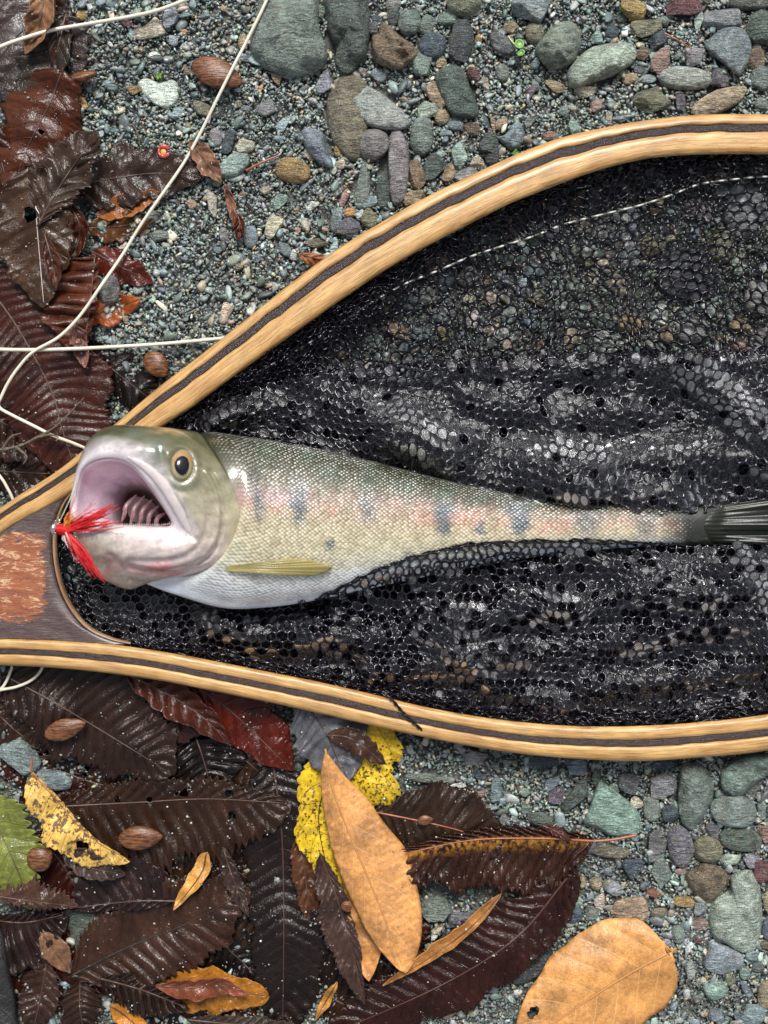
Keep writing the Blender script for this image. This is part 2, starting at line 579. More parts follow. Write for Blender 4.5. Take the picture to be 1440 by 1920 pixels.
def mat_seed():
    t = NT('seed_husk')
    v = t.map(t.tc.outputs['Object'], scale=(.25, 1.6, 1))
    n = t.noise(sc(5), 4, .6, vec=v)
    n2 = t.noise(sc(12), 4, .6)
    c = t.mix(t.rng(n.outputs[0], .4, .6), (.06, .022, .010), (.22, .085, .030))
    c = t.mix(1, c, t.rng(n2.outputs[0], .3, .7, .6, 1.3), 'MULTIPLY')
    t.set(Base_Color=c, Roughness=.32, Normal=t.bump(n.outputs[0], .8, 1.5))
    return t.m


M['seed'] = mat_seed()
# ------------------------------------------------------------------ the ground
def build_ground():
    n = 241
    t = np.linspace(-1, 1, n)
    g = np.sinh(t * 6.0) / np.sinh(6.0) * 6.0 * .35 + t * .42
    X, Y = np.meshgrid(g, g)
    Wa, Wb = Wave(220 * S, 10, 1), Wave(40 * S, 10, 2)
    Z = (Wa(X, Y) * 3.0 + Wb(X, Y) * 1.5 - 7) * S
    V = np.stack([X.ravel(), Y.ravel(), Z.ravel()], 1)
    i = np.arange(n * n).reshape(n, n)
    F = np.stack([i[:-1, :-1], i[:-1, 1:], i[1:, 1:], i[1:, :-1]], -1).reshape(-1, 4)
    o = put('ground', V, F, M['ground'], origin=(0, 0, 0))
    tag(o, kind='structure', label='wet dark sand of the river shore')


build_ground()

# ------------------------------------------------------------------ landing net: the wooden hoop
UP_OUT = [(-160, 1080), (0, 953), (100, 888), (160, 841), (230, 783), (300, 724), (413, 637), (560, 520), (640, 462), (720, 414), (800, 369), (940, 302), (1040, 262), (1120, 242), (1200, 227), (1300, 216), (1400, 214), (1500, 219), (1640, 240), (1800, 292), (1960, 385), (2100, 530), (2180, 700), (2205, 850)]
UP_IN = [(-140, 1120), (0, 1002), (100, 945), (170, 898), (250, 838), (300, 803), (370, 757), (413, 724), (530, 640), (640, 562), (720, 508), (800, 462), (900, 410), (960, 380), (1050, 345), (1120, 320), (1200, 300), (1280, 291), (1400, 289), (1500, 293), (1625, 312), (1770, 360), (1910, 442), (2035, 575), (2108, 720), (2130, 850)]
LO_OUT = [(-160, 1240), (0, 1247), (100, 1252), (200, 1262), (300, 1276), (400, 1296), (500, 1316), (600, 1338), (700, 1361), (800, 1383), (900, 1402), (1000, 1416), (1100, 1424), (1200, 1427), (1300, 1421), (1440, 1407), (1640, 1368), (1800, 1315), (1960, 1230), (2100, 1095), (2180, 960), (2205, 856)]
LO_IN = [(-160, 1190), (0, 1197), (100, 1200), (200, 1207), (300, 1221), (400, 1239), (500, 1259), (600, 1279), (700, 1302), (800, 1326), (900, 1344), (1000, 1356), (1100, 1362), (1200, 1361), (1300, 1355), (1440, 1339), (1620, 1300), (1770, 1248), (1910, 1170), (2035, 1055), (2108, 940), (2130, 856)]
ZB, ZT = 44.0, 92.0
hoop = empty('landing_net', P(60, 1100, 0))
tag(hoop, 'landing net with striped wooden hoop and black mesh bag lying on the shore', 'landing net')


def strip_profile(f0, f1, lo, hi, m=7):
    """cross-section of one ply between fractions f0..f1 of the hoop's width: list of (fraction, z)"""
    out = [(f0, lo)]
    for i in range(m):
        u = i / (m - 1)
        f = f0 + (f1 - f0) * u
        edge = min(u, 1 - u) * 2
        z = hi - 2.0 * (1 - min(1, edge * 2.5)) ** 2
        z -= 9 * max(0, abs(f - .5) * 2 - .62) ** 2 * 4       # the hoop's own rounded shoulders
        out.append((f, z))
    out.append((f1, lo))
    return out


def strip(name, A, B, f0, f1, mat, hi=ZT, seed=0, lo=ZB):
    n = 210
    a = crom(A, n); b = crom(B, n)
    W = Wave(60, 6, seed)
    prof = strip_profile(f0, f1, lo, hi)
    k = len(prof)
    V = []; UV = []
    L = np.concatenate([[0], np.cumsum(np.linalg.norm(np.diff(a, axis=0), axis=1))])
    for i in range(n):
        wob = .013 * float(W(L[i], 0))
        for j, (f, z) in enumerate(prof):
            ff = f + (wob if 0.01 < f < .99 else 0)
            p = a[i] * (1 - ff) + b[i] * ff
            V.append((p[0], p[1], z))
            UV.append((L[i], ff * 60 + z * .6))
    V = PA(V)
    i = np.arange(n - 1)[:, None] * k; j = np.arange(k)[None]; j2 = (j + 1) % k
    F = np.stack([i + j, i + k + j, i + k + j2, i + j2], -1).reshape(-1, 4)
    return put(name, V, F, mat, parent=hoop, uv=UV)


# upper arm, resampled so that both edges run together
def pair(A, B, n=84):
    a = crom(A, 900); b = crom(B, 900)
    out_a, out_b = crom(A, n), []
    for i, p in enumerate(out_a):
        d = np.linalg.norm(b - p, axis=1)
        out_b.append(b[d.argmin()])
    return out_a, np.array(out_b)


ua, ub = pair(UP_OUT, UP_IN)
la, lb = pair(LO_OUT, LO_IN)
G = .006
for (f0, f1, m, hi, nm) in ((0, .25, 'lightwood', ZT, 'outer_ply'), (.25 + G, .44, 'darkwood', ZT - 1.5, 'dark_ply'), (.44 + G, 1, 'lightwood', ZT, 'inner_ply')):
    strip(nm, ua, ub, f0, f1, M[m], hi, 11)
for (f0, f1, m, hi, nm) in ((0, .40, 'lightwood', ZT, 'outer_ply'), (.40 + G, .60, 'darkwood', ZT - 1.5, 'dark_ply'), (.60 + G, 1, 'lightwood', ZT, 'inner_ply')):
    strip(nm, la, lb, f0, f1, M[m], hi, 12)

# handle block with its concave throat
THROAT = [(137, 917), (118, 940), (104, 972), (97, 1010), (100, 1060), (113, 1110), (136, 1152), (165, 1182), (205, 1200), (243, 1208)]


def build_handle():
    th = crom(THROAT, 40)
    # left edge far outside the frame; rows run from the left edge to the throat
    V = []; n = 34
    top = crom(UP_IN[:4], 40); bot = crom(LO_IN[:4], 40)
    Wn = Wave(30, 8, 5)
    for i, (x, y) in enumerate(th):
        f = i / 39
        lx, ly = -150, 1122 + (1188 - 1122) * f
        for j in range(n):
            u = j / (n - 1)
            yy = ly + (y - ly) * u ** .9
            # keep between the arms
            xx = lx + (x - lx) * u
            yt = np.interp(xx, top[:, 0], top[:, 1]); yb = np.interp(xx, bot[:, 0], bot[:, 1])
            if j < n - 1:
                g = f
                lim_t, lim_b = yt + 1, yb - 1
                y0 = lim_t + (lim_b - lim_t) * g
                w = u ** 5
                yy = y0 * (1 - w) + y * w
            z = ZT - 5 + .5 * float(Wn(xx, yy)) - 10 * max(0, u - .9) * 4
            V.append((xx, yy, z))
    top_n = len(V)
    V += [(x, y, ZB + 4) for (x, y, z) in V]
    F = []
    idx = lambda i, j: i * n + j
    for i in range(39):
        for j in range(n - 1):
            F.append((idx(i, j), idx(i, j + 1), idx(i + 1, j + 1), idx(i + 1, j)))
            F.append(tuple(top_n + q for q in (idx(i, j), idx(i + 1, j), idx(i + 1, j + 1), idx(i, j + 1))))
    for i in range(39):
        a, b = idx(i, n - 1), idx(i + 1, n - 1)
        F.append((a, a + top_n, b + top_n, b))
    put('handle', PA(V), F, M['handle'], parent=hoop, origin=P(70, 1088, ZB))
    # thin bent ply lining the throat
    t1 = crom([(x + 1.5, y) for x, y in THROAT], 60)
    T = np.gradient(t1, axis=0); T /= np.linalg.norm(T, axis=1)[:, None]
    N = np.stack([T[:, 1], -T[:, 0]], 1)
    V = []; UV = []
    prof = [(0, ZB - 4), (0, ZT - 8), (2, ZT - 6), (6, ZT - 9), (10, ZT - 20), (10, ZB - 4)]
    L = np.linspace(0, 330, 60)
    for i in range(60):
        w = .45 + .55 * math.sin(math.pi * (i / 59)) ** .7
        for j, (d, z) in enumerate(prof):
            p = t1[i] + N[i] * d * w
            V.append((p[0], p[1], z)); UV.append((L[i], d * 2 + z))
    k = len(prof)
    F = [(i * k + j, i * k + (j + 1) % k, (i + 1) * k + (j + 1) % k, (i + 1) * k + j) for i in range(59) for j in range(k)]
    put('throat_lining', PA(V), F, mat_wood('throat_wood', (.26, .14, .07), (.40, .25, .13), (.10, .05, .03), .3), parent=hoop, uv=UV)


build_handle()
# waxed thread knotted round the lower arm
th = crom([(718, 1296, 93), (735, 1312, 97), (752, 1332, 96), (772, 1352, 97), (790, 1368, 93), (797, 1374, 60)], 40)
th2 = th + np.stack([1.6 * np.cos(np.arange(40) * .9), 1.6 * np.sin(np.arange(40) * .9), np.zeros(40)], 1)
th3 = th - np.stack([1.6 * np.cos(np.arange(40) * .9), 1.6 * np.sin(np.arange(40) * .9), np.zeros(40)], 1)
V, F, U = join([tube(PA(th2), 1.6 * S, 6), tube(PA(th3), 1.6 * S, 6)])
put('lashing_thread', V, F, M['net'], parent=hoop, uv=U)

# ------------------------------------------------------------------ the trout
# control grid of the head: 12 columns round the ring (0 back, 4 near jaw corner, 8 chin, 9-11 far side)
HEAD = {
 'M': [(195, 860, 236), (238, 867, 243), (270, 897, 238), (297, 933, 225), (324, 982, 205), (298, 989, 206), (250, 987, 212), (200, 987, 218), (156, 999, 216), (141, 978, 190), (142, 935, 185), (156, 880, 212)],
 'L': [(186, 838, 240), (248, 846, 254), (296, 885, 248), (328, 932, 238), (354, 1000, 216), (320, 1011, 216), (256, 1007, 223), (195, 1005, 227), (148, 1012, 212), (133, 982, 178), (133, 938, 160), (146, 876, 205)],
 'H1': [(200, 812, 224), (270, 826, 246), (322, 862, 248), (352, 930, 240), (380, 1000, 222), (342, 1035, 216), (268, 1042, 216), (206, 1042, 210), (156, 1042, 182), (160, 1010, 130), (160, 940, 116), (160, 838, 180)],
 'H2': [(248, 799, 206), (310, 817, 228), (362, 868, 234), (390, 930, 226), (408, 995, 212), (368, 1050, 200), (292, 1070, 192), (232, 1078, 180), (184, 1080, 150), (200, 1030, 100), (212, 930, 96), (198, 812, 140)],
 'H3': [(312, 802, 172), (355, 822, 204), (400, 875, 212), (424, 930, 210), (433, 995, 201), (398, 1050, 188), (328, 1079, 172), (270, 1092, 150), (240, 1103, 115), (250, 1040, 70), (270, 930, 70), (280, 824, 110)],
 'G': [(366, 809, 150), (392, 838, 188), (425, 890, 204), (447, 945, 204), (453, 1000, 196), (430, 1044, 180), (376, 1074, 158), (318, 1084, 135), (252, 1085, 100), (300, 1040, 45), (330, 940, 40), (348, 842, 70)],
 'E': [(372, 812, 149), (394, 840, 185), (420, 890, 201), (439, 945, 202), (445, 1000, 193), (424, 1042, 175), (374, 1073, 153), (322, 1086, 129), (272, 1093, 99), (304, 1042, 40), (336, 940, 35), (356, 842, 64)],
}
TH = np.radians([0, 25, 50, 75, 100, 120, 140, 160, 180, 225, 270, 315])
BODY = [(392, 811, 322, 1112, 112, 98, 98), (440, 817, 415, 1138, 106, 96, 65), (510, 827, 500, 1137, 100, 92, 35), (590, 841, 580, 1126, 95, 86, 15),
        (680, 861, 675, 1106, 88, 78, 0), (770, 884, 770, 1086, 80, 68, 0), (870, 909, 870, 1066, 72, 58, 0), (980, 928, 980, 1047, 64, 46, 0),
        (1100, 938, 1100, 1032, 57, 36, 0), (1220, 944, 1220, 1024, 52, 28, 0), (1320, 946, 1320, 1021, 50, 19, 0), (1362, 948, 1362, 1022, 49, 9, 0), (1380, 955, 1380, 1016, 49, 3, 0)]


def build_fish():
    rows = []
    Mr = np.array(HEAD['M'], float)
    c0 = np.array([252, 945, 0.0])
    def inner(scale, cx, cy, dz, flat):
        r = Mr.copy()
        cen = np.array([236, 940])
        r[:, :2] = (Mr[:, :2] - cen) * scale + np.array([cx, cy])
        r[:, 2] = (Mr[:, 2] * (1 - flat) + 200 * flat) - dz
        return r
    rows.append(inner(.04, 292, 962, 150, 1))
    rows.append(inner(.26, 288, 962, 140, 1))
    rows.append(inner(.50, 276, 958, 110, .9))
    rows.append(inner(.74, 256, 952, 66, .6))
    rows.append(inner(.90, 243, 944, 26, .2))
    rows.append(Mr)
    for k in ('L', 'H1', 'H2', 'H3', 'G', 'E'):
        rows.append(np.array(HEAD[k], float))
    for (tx, ty, bx, by, zc, t, bow) in BODY:
        T = np.array([tx, ty]); B = np.array([bx, by]); C = (T + B) / 2; a = (T - B) / 2
        r = []
        for th in TH:
            q = C + a * math.cos(th)
            sn = math.sin(th)
            r.append((q[0] + bow * max(0, sn) - .2 * bow * min(0, sn), q[1], zc + t * sn))
        rows.append(np.array(r))
    rows = np.array(rows)                       # R x 12 x 3
    R = len(rows)
    # around
    sub_c = 12
    nc = 12 * sub_c
    def cr(a, b, c, d, t):
        return 0.5 * ((2 * b) + (c - a) * t + (2 * a - 5 * b + 4 * c - d) * t ** 2 + (3 * b - a - 3 * c + d) * t ** 3)
    ring = np.zeros((R, nc, 3))
    for j in range(12):
        for s in range(sub_c):
            t = s / sub_c
            ring[:, j * sub_c + s] = cr(rows[:, j - 1], rows[:, j], rows[:, (j + 1) % 12], rows[:, (j + 2) % 12], t)
    out = []; rp = []
    for i in range(R - 1):
        a = ring[max(i - 1, 0)]; b = ring[i]; c = ring[i + 1]; d = ring[min(i + 2, R - 1)]
        if i >= 11 and i < 12: n = 5
        elif i < 12: n = 9
        else: n = 14
        if i == 10: a = ring[9]; 
        for s in range(n):
            t = s / n
            if i == 10:                           # the gill cover's step: straight
                out.append(b * (1 - t) + c * t)
            elif i == 9: out.append(cr(a, b, c, c + (c - b) * .6, t))
            elif i == 11: out.append(cr(b - (c - b) * .5, b, c, d, t))
            else: out.append(cr(a, b, c, d, t))
            rp.append(i + t)
    out.append(ring[-1]); rp.append(R - 1)
    out = np.array(out); rp = np.array(rp)
    nr = len(out)
    cc = np.arange(nc) / sub_c
    # row numbers: 0-4 mouth, 5 M, 6 L, 7 H1, 8 H2, 9 H3, 10 G, 11 E, 12.. body
    X, Y, Z = out[..., 0].copy(), out[..., 1].copy(), out[..., 2].copy()
    RP = np.broadcast_to(rp[:, None], X.shape); CC = np.broadcast_to(cc[None], X.shape)
    near = (CC < 8.3)
    # sculpted folds of the gill cover, cheek and jaw
    def dist(poly):
        p = crom(poly, 60)
        d = np.full(X.shape, 1e9)
        for a in range(59):
            ax, ay = p[a]; bx, by = p[a + 1]
            vx, vy = bx - ax, by - ay
            t = np.clip(((X - ax) * vx + (Y - ay) * vy) / (vx * vx + vy * vy + 1e-9), 0, 1)
            d = np.minimum(d, np.hypot(X - ax - t * vx, Y - ay - t * vy))
        return d
    hd = near & (RP > 5.6) & (RP < 10.2)
    folds = [([(392, 880), (410, 915), (418, 955), (414, 1000), (400, 1035), (372, 1058)], -5, 3.0),
             ([(386, 884), (403, 918), (410, 955), (406, 1000), (392, 1030)], 4, 5.0),
             ([(250, 868), (300, 905), (338, 952), (358, 1000), (366, 1012)], -4, 3.5),
             ([(378, 915), (392, 960), (380, 1010), (350, 1042), (300, 1052), (240, 1052)], -4, 6),
             ([(300, 842), (318, 905), (350, 922), (376, 905), (378, 870)], -3, 6),
             ([(205, 1040), (225, 1055), (240, 1085)], -5, 5),
             ([(235, 1060), (290, 1072), (340, 1066), (390, 1046)], -4, 4)]
    for poly, amp, w in folds:
        Z = Z + np.where(hd, 1.35 * amp * np.exp(-(dist(poly) / w) ** 2), 0)
    # the lower jaw overlaps the throat skin behind it
    cy_ = np.interp(X, [150, 180, 215, 245, 300, 350, 400], [1044, 1048, 1050, 1060, 1069, 1066, 1046])
    st = 1 / (1 + np.exp(-(Y - cy_) / 1.6))
    Z = Z - np.where(hd & (CC > 4.3), 9 * st * np.clip((400 - X) / 40, 0, 1), 0)
    # eye socket
    de = np.hypot((X - 341) / 26, (Y - 874) / 33)
    Z = Z - np.where(hd, 7 * np.exp(-de ** 4), 0) + np.where(hd, 4 * np.exp(-((de - 1.12) / .2) ** 2), 0)
    W1 = Wave(34, 12, 3)
    Z = Z + np.where(hd, 1.0, .3) * .9 * W1(X, Y)
    # ------------------------------------------------ colour of the living skin, throat shade painted in
    def ramp(x, keys):
        ks = [k for k, _ in keys]
        return np.stack([np.interp(x, ks, [c[i] for _, c in keys]) for i in range(3)], -1)
    cm = np.where(CC <= 8, CC, 8 - (CC - 8) * 2)
    body = ramp(cm, [(0, (.022, .023, .011)), (1.2, (.034, .035, .015)), (1.9, (.064, .061, .028)), (2.4, (.125, .110, .060)), (2.8, (.22, .19, .12)), (3.4, (.41, .345, .215)), (4.2, (.54, .475, .295)), (5.0, (.61, .575, .40)), (5.5, (.63, .62, .50)), (5.9, (.72, .75, .74)), (8, (.76, .81, .88))])
    head = ramp(cm, [(0, (.062, .070, .036)), (1.0, (.095, .098, .050)), (1.8, (.15, .14, .078)), (2.6, (.25, .23, .15)), (3.4, (.36, .32, .23)), (4.2, (.45, .38, .31)), (5.2, (.60, .50, .46)), (6.5, (.58, .49, .43)), (8, (.46, .39, .31))])
    mouth = np.stack([.80 + 0 * X, .64 + 0 * X, .72 + 0 * X], -1)
    lipc = np.array([.68, .61, .62])
    C = np.where((RP > 10.6)[..., None], body, head)
    # lighter snout rim and lips
    f = np.clip(1 - (RP - 5.6) / 1.3, 0, 1) * (RP > 5); f = f * np.where((cm < 5.2), 1, .35)
    C = C * (1 - f[..., None]) + lipc * f[..., None]
    C = np.where((RP < 5.0)[..., None], mouth, C)
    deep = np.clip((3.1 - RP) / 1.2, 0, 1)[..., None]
    C = C * (1 - deep) + np.array([.055, .02, .022]) * deep  # shade deep in the mouth painted into the flesh colour
    n1 = Wave(20, 12, 21); n2 = Wave(8, 12, 22)
    def blend(mask, col, k=1.0):
        nonlocal C
        m = np.clip(mask * k, 0, 1)[..., None]
        C = C * (1 - m) + np.array(col) * m
    isb = near & (RP > 10.8)
    jx = X + 3.5 * n1(X, Y) + 1.5 * n2(Y, X); jy = Y + 4 * n2(X, Y) + 2 * n1(Y, X)
    # rosy lateral band
    ly = np.interp(X, [400, 450, 560, 700, 840, 980, 1200, 1350], [930, 938, 942, 953, 966, 978, 984, 985])
    wband = np.interp(X, [400, 560, 840, 1200], [17, 22, 24, 20])
    patch = .55 + .45 * n1(X * .6, Y * .6)
    blend(isb * np.exp(-((jy - ly) / wband) ** 2) * (X < 1340), (.62, .28, .25), .40 * np.clip(patch, .2, 1))
    blend(isb * np.exp(-((jy - ly + 12) / 16) ** 2) * (X < 560), (.50, .34, .38), .45)
    for (px, py, w, h) in ((625, 957, 11, 10), (800, 975, 36, 14), (870, 975, 30, 12), (1035, 985, 25, 12), (520, 950, 14, 12)):
        blend(isb * np.exp(-((jx - px) / w) ** 4 - ((jy - py) / h) ** 4), (.66, .23, .18), .30)
    # parr marks
    for (px, py, w, h, k) in ((486, 948, 9, 30, .6), (561, 952, 15, 34, .8), (690, 955, 15, 30, .55), (832, 972, 17, 36, .85), (974, 976, 19, 36, .85), (1100, 981, 26, 26, .6), (1212, 983, 25, 24, .55),
                              (618, 1024, 8, 13, .8), (766, 1040, 9, 7, .5), (901, 992, 8, 13, .75), (478, 905, 14, 28, .35), (560, 910, 16, 22, .35)):
        tri = 1 - .012 * (jy - py)
        blend(isb * np.exp(-(np.abs(jx - px) / (w * np.clip(tri, .5, 1.4))) ** 4 - (np.abs(jy - py) / h) ** 4), (.085, .115, .14), min(1, k * 1.12))
    # green saddle spots on the back
    for (px, py, w, h) in ((500, 845, 20, 14), (615, 888, 20, 20), (692, 905, 16, 22), (760, 912, 18, 16), (835, 925, 22, 14), (700, 868, 12, 7), (575, 858, 20, 10), (900, 935, 18, 8), (1010, 944, 22, 8), (1120, 950, 20, 8)):
        blend(isb * np.exp(-((jx - px) / w) ** 2 - ((jy - py) / h) ** 2), (.055, .095, .06), .7)
    for (px, py) in ((555, 855), (713, 877), (736, 882), (800, 893), (470, 836), (860, 912)):
        blend(isb * np.exp(-((X - px) / 4) ** 2 - ((Y - py) / 3.5) ** 2), (.01, .01, .01), .95)
    # head marks
    w14, w6, w3 = Wave(15, 12, 61), Wave(6.5, 14, 62), Wave(3.2, 14, 63)
    C = C * np.where(hd[..., None], (1 + .10 * w14(X, Y) + .08 * w6(X, Y) + .05 * w3(X, Y))[..., None], 1)
    blend(hd * (CC < 4.2) * np.clip(w6(X + 40, Y) - 1.1, 0, 1), (.07, .075, .045), .5)
    blend(hd * np.exp(-((jx - 295) / 14) ** 2 - ((jy - 850) / 24) ** 2), (.07, .10, .085), .75)
    blend(hd * np.exp(-((jx - 345) / 30) ** 2 - ((jy - 915) / 8) ** 2), (.14, .16, .09), .7)
    blend(hd * np.exp(-((jx - 252) / 16) ** 2 - ((jy - 815) / 8) ** 2), (.11, .13, .11), .5)
    blend(hd * np.exp(-((jx - 310) / 22) ** 2 - ((jy - 808) / 5) ** 2), (.50, .28, .14), .75)
    blend(hd * np.exp(-((jx - 400) / 14) ** 2 - ((jy - 900) / 34) ** 2), (.24, .22, .12), .5)
    blend(hd * np.exp(-((jx - 436) / 11) ** 2 - ((jy - 975) / 60) ** 2), (.38, .33, .18), .6)
    blend(hd * np.exp(-((jx - 206) / 11) ** 2 - ((jy - 1062) / 17) ** 2), (.50, .13, .11), .8)
    blend(hd * (X < 345) * (X > 225) * np.exp(-((jy - np.interp(X, [225, 245, 300, 345], [1063, 1068, 1076, 1073])) / 5) ** 2), (.62, .20, .22), .6)
    blend(hd * np.exp(-((jx - 300) / 26) ** 2 - ((jy - 1064) / 9) ** 2), (.66, .16, .17), .85)
    blend(hd * np.exp(-((jx - 262) / 44) ** 2 - ((jy - 1058) / 8) ** 2), (.62, .36, .42), .45)
    blend(hd * np.exp(-((jx - 220) / 60) ** 2 - ((jy - 995) / 4) ** 2), (.10, .11, .12), .75)
    blend(hd * np.exp(-((jx - 168) / 22) ** 2 - ((jy - 1002) / 10) ** 2), (.12, .13, .11), .55)
    blend(hd * np.exp(-((jx - 190) / 22) ** 2 - ((jy - 1022) / 14) ** 2), (.42, .40, .26), .5)
    inm = (RP > 2.4) & (RP < 5)
    blend(inm * np.clip(.5 + .5 * np.sin(CC * 9 + RP * 1.2), 0, 1), (.80, .68, .74), .5)
    blend(inm * (cm < 3) * np.exp(-((RP - 4.2) / .5) ** 2), (.62, .33, .36), .5)
    al = np.clip((RP - 11.2) / 1.0, 0, 1) * np.clip(1 - (cm - 6.2) / 1.5, .25, 1)
    al = np.where(near, al, al * .4)
    blend(np.clip((X - 1238) / 52, 0, 1) ** .40 * (RP > 12), (.018, .020, .013), .99)
    al = al * np.clip((1306 - X) / 70, 0, 1)
    V = PA(np.stack([X.ravel(), Y.ravel(), Z.ravel()], 1))
    # uv in length units along and round the body
    du = np.concatenate([np.zeros((1, nc)), np.cumsum(np.sqrt(np.diff(X, axis=0) ** 2 + np.diff(Y, axis=0) ** 2 + np.diff(Z, axis=0) ** 2), 0)])
    du = np.broadcast_to(du[:, [36]], X.shape)
    wv = np.sqrt(np.diff(X, axis=1, append=X[:, :1]) ** 2 + np.diff(Y, axis=1, append=Y[:, :1]) ** 2 + np.diff(Z, axis=1, append=Z[:, :1]) ** 2)
    dv = np.cumsum(wv, 1) - wv
    dv = dv - dv[:, [36]]
    UV = np.stack([du.ravel(), dv.ravel()], 1)
    colr = np.concatenate([C.reshape(-1, 3), al.reshape(-1, 1)], 1)
    i = np.arange(nr - 1)[:, None] * nc; j = np.arange(nc)[None]; j2 = (j + 1) % nc
    F = np.stack([i + j, i + j2, i + nc + j2, i + nc + j], -1).reshape(-1, 4)
    F2 = [tuple(f) for f in F] + [tuple(range(nc - 1, -1, -1)), tuple((nr - 1) * nc + q for q in range(nc))]
    fish = put('trout', V, F2, M['fish'], origin=P(600, 980, 0), uv=UV, col=colr)
    tag(fish, 'trout with pink flank and gaping mouth lying on the black net', 'fish')
    return fish, V, F2


fish, fish_V, fish_F = build_fish()
fish_bvh = BVHTree.FromPolygons([tuple(v) for v in fish_V], fish_F)
CAMP = Vector((0, 0, D * S))


def surf(x, y, bvh=None, default=-1.0):
    """height of the surface that the line from above meets"""
    d = (P(x, y, 0) - CAMP).normalized()
    h = (bvh or fish_bvh).ray_cast(CAMP, d)
    return h[0].z / S if h[0] is not None else default


# eye: iris dome, pupil, fleshy ring
def build_eye():
    cx, cy, z0 = 341, 873, surf(341, 873)
    nr, ns = 14, 40
    V = [(cx, cy, 13.5)]; C = [(.004, .005, .008)]
    for i in range(1, nr):
        r = i / (nr - 1)
        for k in range(ns):
            a = 2 * math.pi * k / ns
            rx, ry = 23.5, 31.0
            V.append((cx + rx * r * math.cos(a) + 2 * (r < .5), cy + ry * r * math.sin(a), 13.5 * math.sqrt(max(0, 1 - r ** 2.2 * .98)) - 1.5 * r))
            j = .5 + .5 * math.sin(a * 3 + r * 9) * .5 + random.uniform(-.12, .12)
            if r < .80: c = (.27 + .12 * j, .22 + .10 * j, .11 + .06 * j)
            elif r < .9: c = (.15, .13, .06)
            else: c = (.26, .25, .14)
            if math.sin(a) < -.2 and r > .6 and r < .9: c = (.36, .20, .08)
            C.append(c)
    F = [(0, 1 + (k + 1) % ns, 1 + k) for k in range(ns)]
    for i in range(nr - 2):
        for k in range(ns):
            a = 1 + i * ns + k; b = 1 + i * ns + (k + 1) % ns
            F.append((a, b, b + ns, a + ns))
    # lean the dome to the skin around it
    zr, zd = surf(cx + 24, cy), surf(cx, cy + 30)
    zl, zu = surf(cx - 24, cy), surf(cx, cy - 30)
    gx, gy = (zr - zl) / 48, (zd - zu) / 60
    zc = (zr + zl + zd + zu) / 4 - 3
    W = [(x, y, zc + z + gx * (x - cx) + gy * (y - cy)) for x, y, z in V]
    e = put('eye', PA(W), F, M['eye'], parent=fish, col=C)
    V = [(cx + 1, cy, 17.2)]
    for i in range(1, 7):
        r = i / 6
        for k in range(ns):
            a = 2 * math.pi * k / ns
            V.append((cx + 1 + 14.5 * r * math.cos(a) * (1 + .10 * math.cos(a + 2.5)), cy + 19.0 * r * math.sin(a), 17.2 - 3.8 * r ** 3 - 4.5 * (r > .99)))
    F = [(0, 1 + (k + 1) % ns, 1 + k) for k in range(ns)] + [(1 + i * ns + k, 1 + i * ns + (k + 1) % ns, 1 + (i + 1) * ns + (k + 1) % ns, 1 + (i + 1) * ns + k) for i in range(5) for k in range(ns)]
    W = [(x, y, zc + z - .2 + gx * (x - cx) + gy * (y - cy)) for x, y, z in V]
    put('pupil', PA(W), F, mat_simple('pupil_black', (.003, .004, .009), .08, .1, 8, .02, 1, spec=.35, coat=.3), parent=e)


build_eye()


def ribbon(name, pts, w, thick, mat, parent, sides=10):
    p = crom(pts, 50)
    t = np.linspace(0, 1, 50)
    r = w * np.clip(np.sin(np.pi * np.clip(t, .02, .98)) ** .45, .2, 1) * S
    V, F, U = tube(PA(p), r, sides, flat=thick)
    return put(name, V, F, mat, parent=parent, uv=U)


# maxilla along the upper lip
ribbon('jaw_bone', [(240, 856, 251), (272, 874, 249), (303, 904, 243), (328, 942, 234), (346, 978, 222), (360, 1006, 212)], 9.5, .45, M['lip'], fish)
# gill arches in the gullet
for k, (x0, y0, x1, y1) in enumerate(((252, 928, 228, 978), (267, 930, 244, 984), (281, 937, 260, 987), (294, 948, 275, 989), (306, 962, 291, 990))):
    mx, my = (x0 + x1) / 2 - 6, (y0 + y1) / 2 + 3
    ribbon('gill_arch', [(x0 + 4, y0, 128), (mx + 3, my - 8, 138), (mx, my + 6, 138), (x1, y1, 124)], 4.3, .5, M['flesh'], fish)
# fine teeth along the lower jaw
parts = []
for (row, z) in (([(185, 989, 222), (215, 986, 223), (250, 985, 219), (300, 986, 211), (318, 983, 206)], 0),):
    for q in crom(row, 34):
        a = Vector(q); d = Vector((random.uniform(-1, 1), (-4 if z == 0 else 4), 1.5))
        parts.append(tube(PA([a, a + d * .6, a + d]), np.array([.7, .5, .15]) * S, 5))
V, F, U = join(parts)
tag(put('teeth', V, F, M['tooth'], parent=fish, uv=U), kind='stuff')


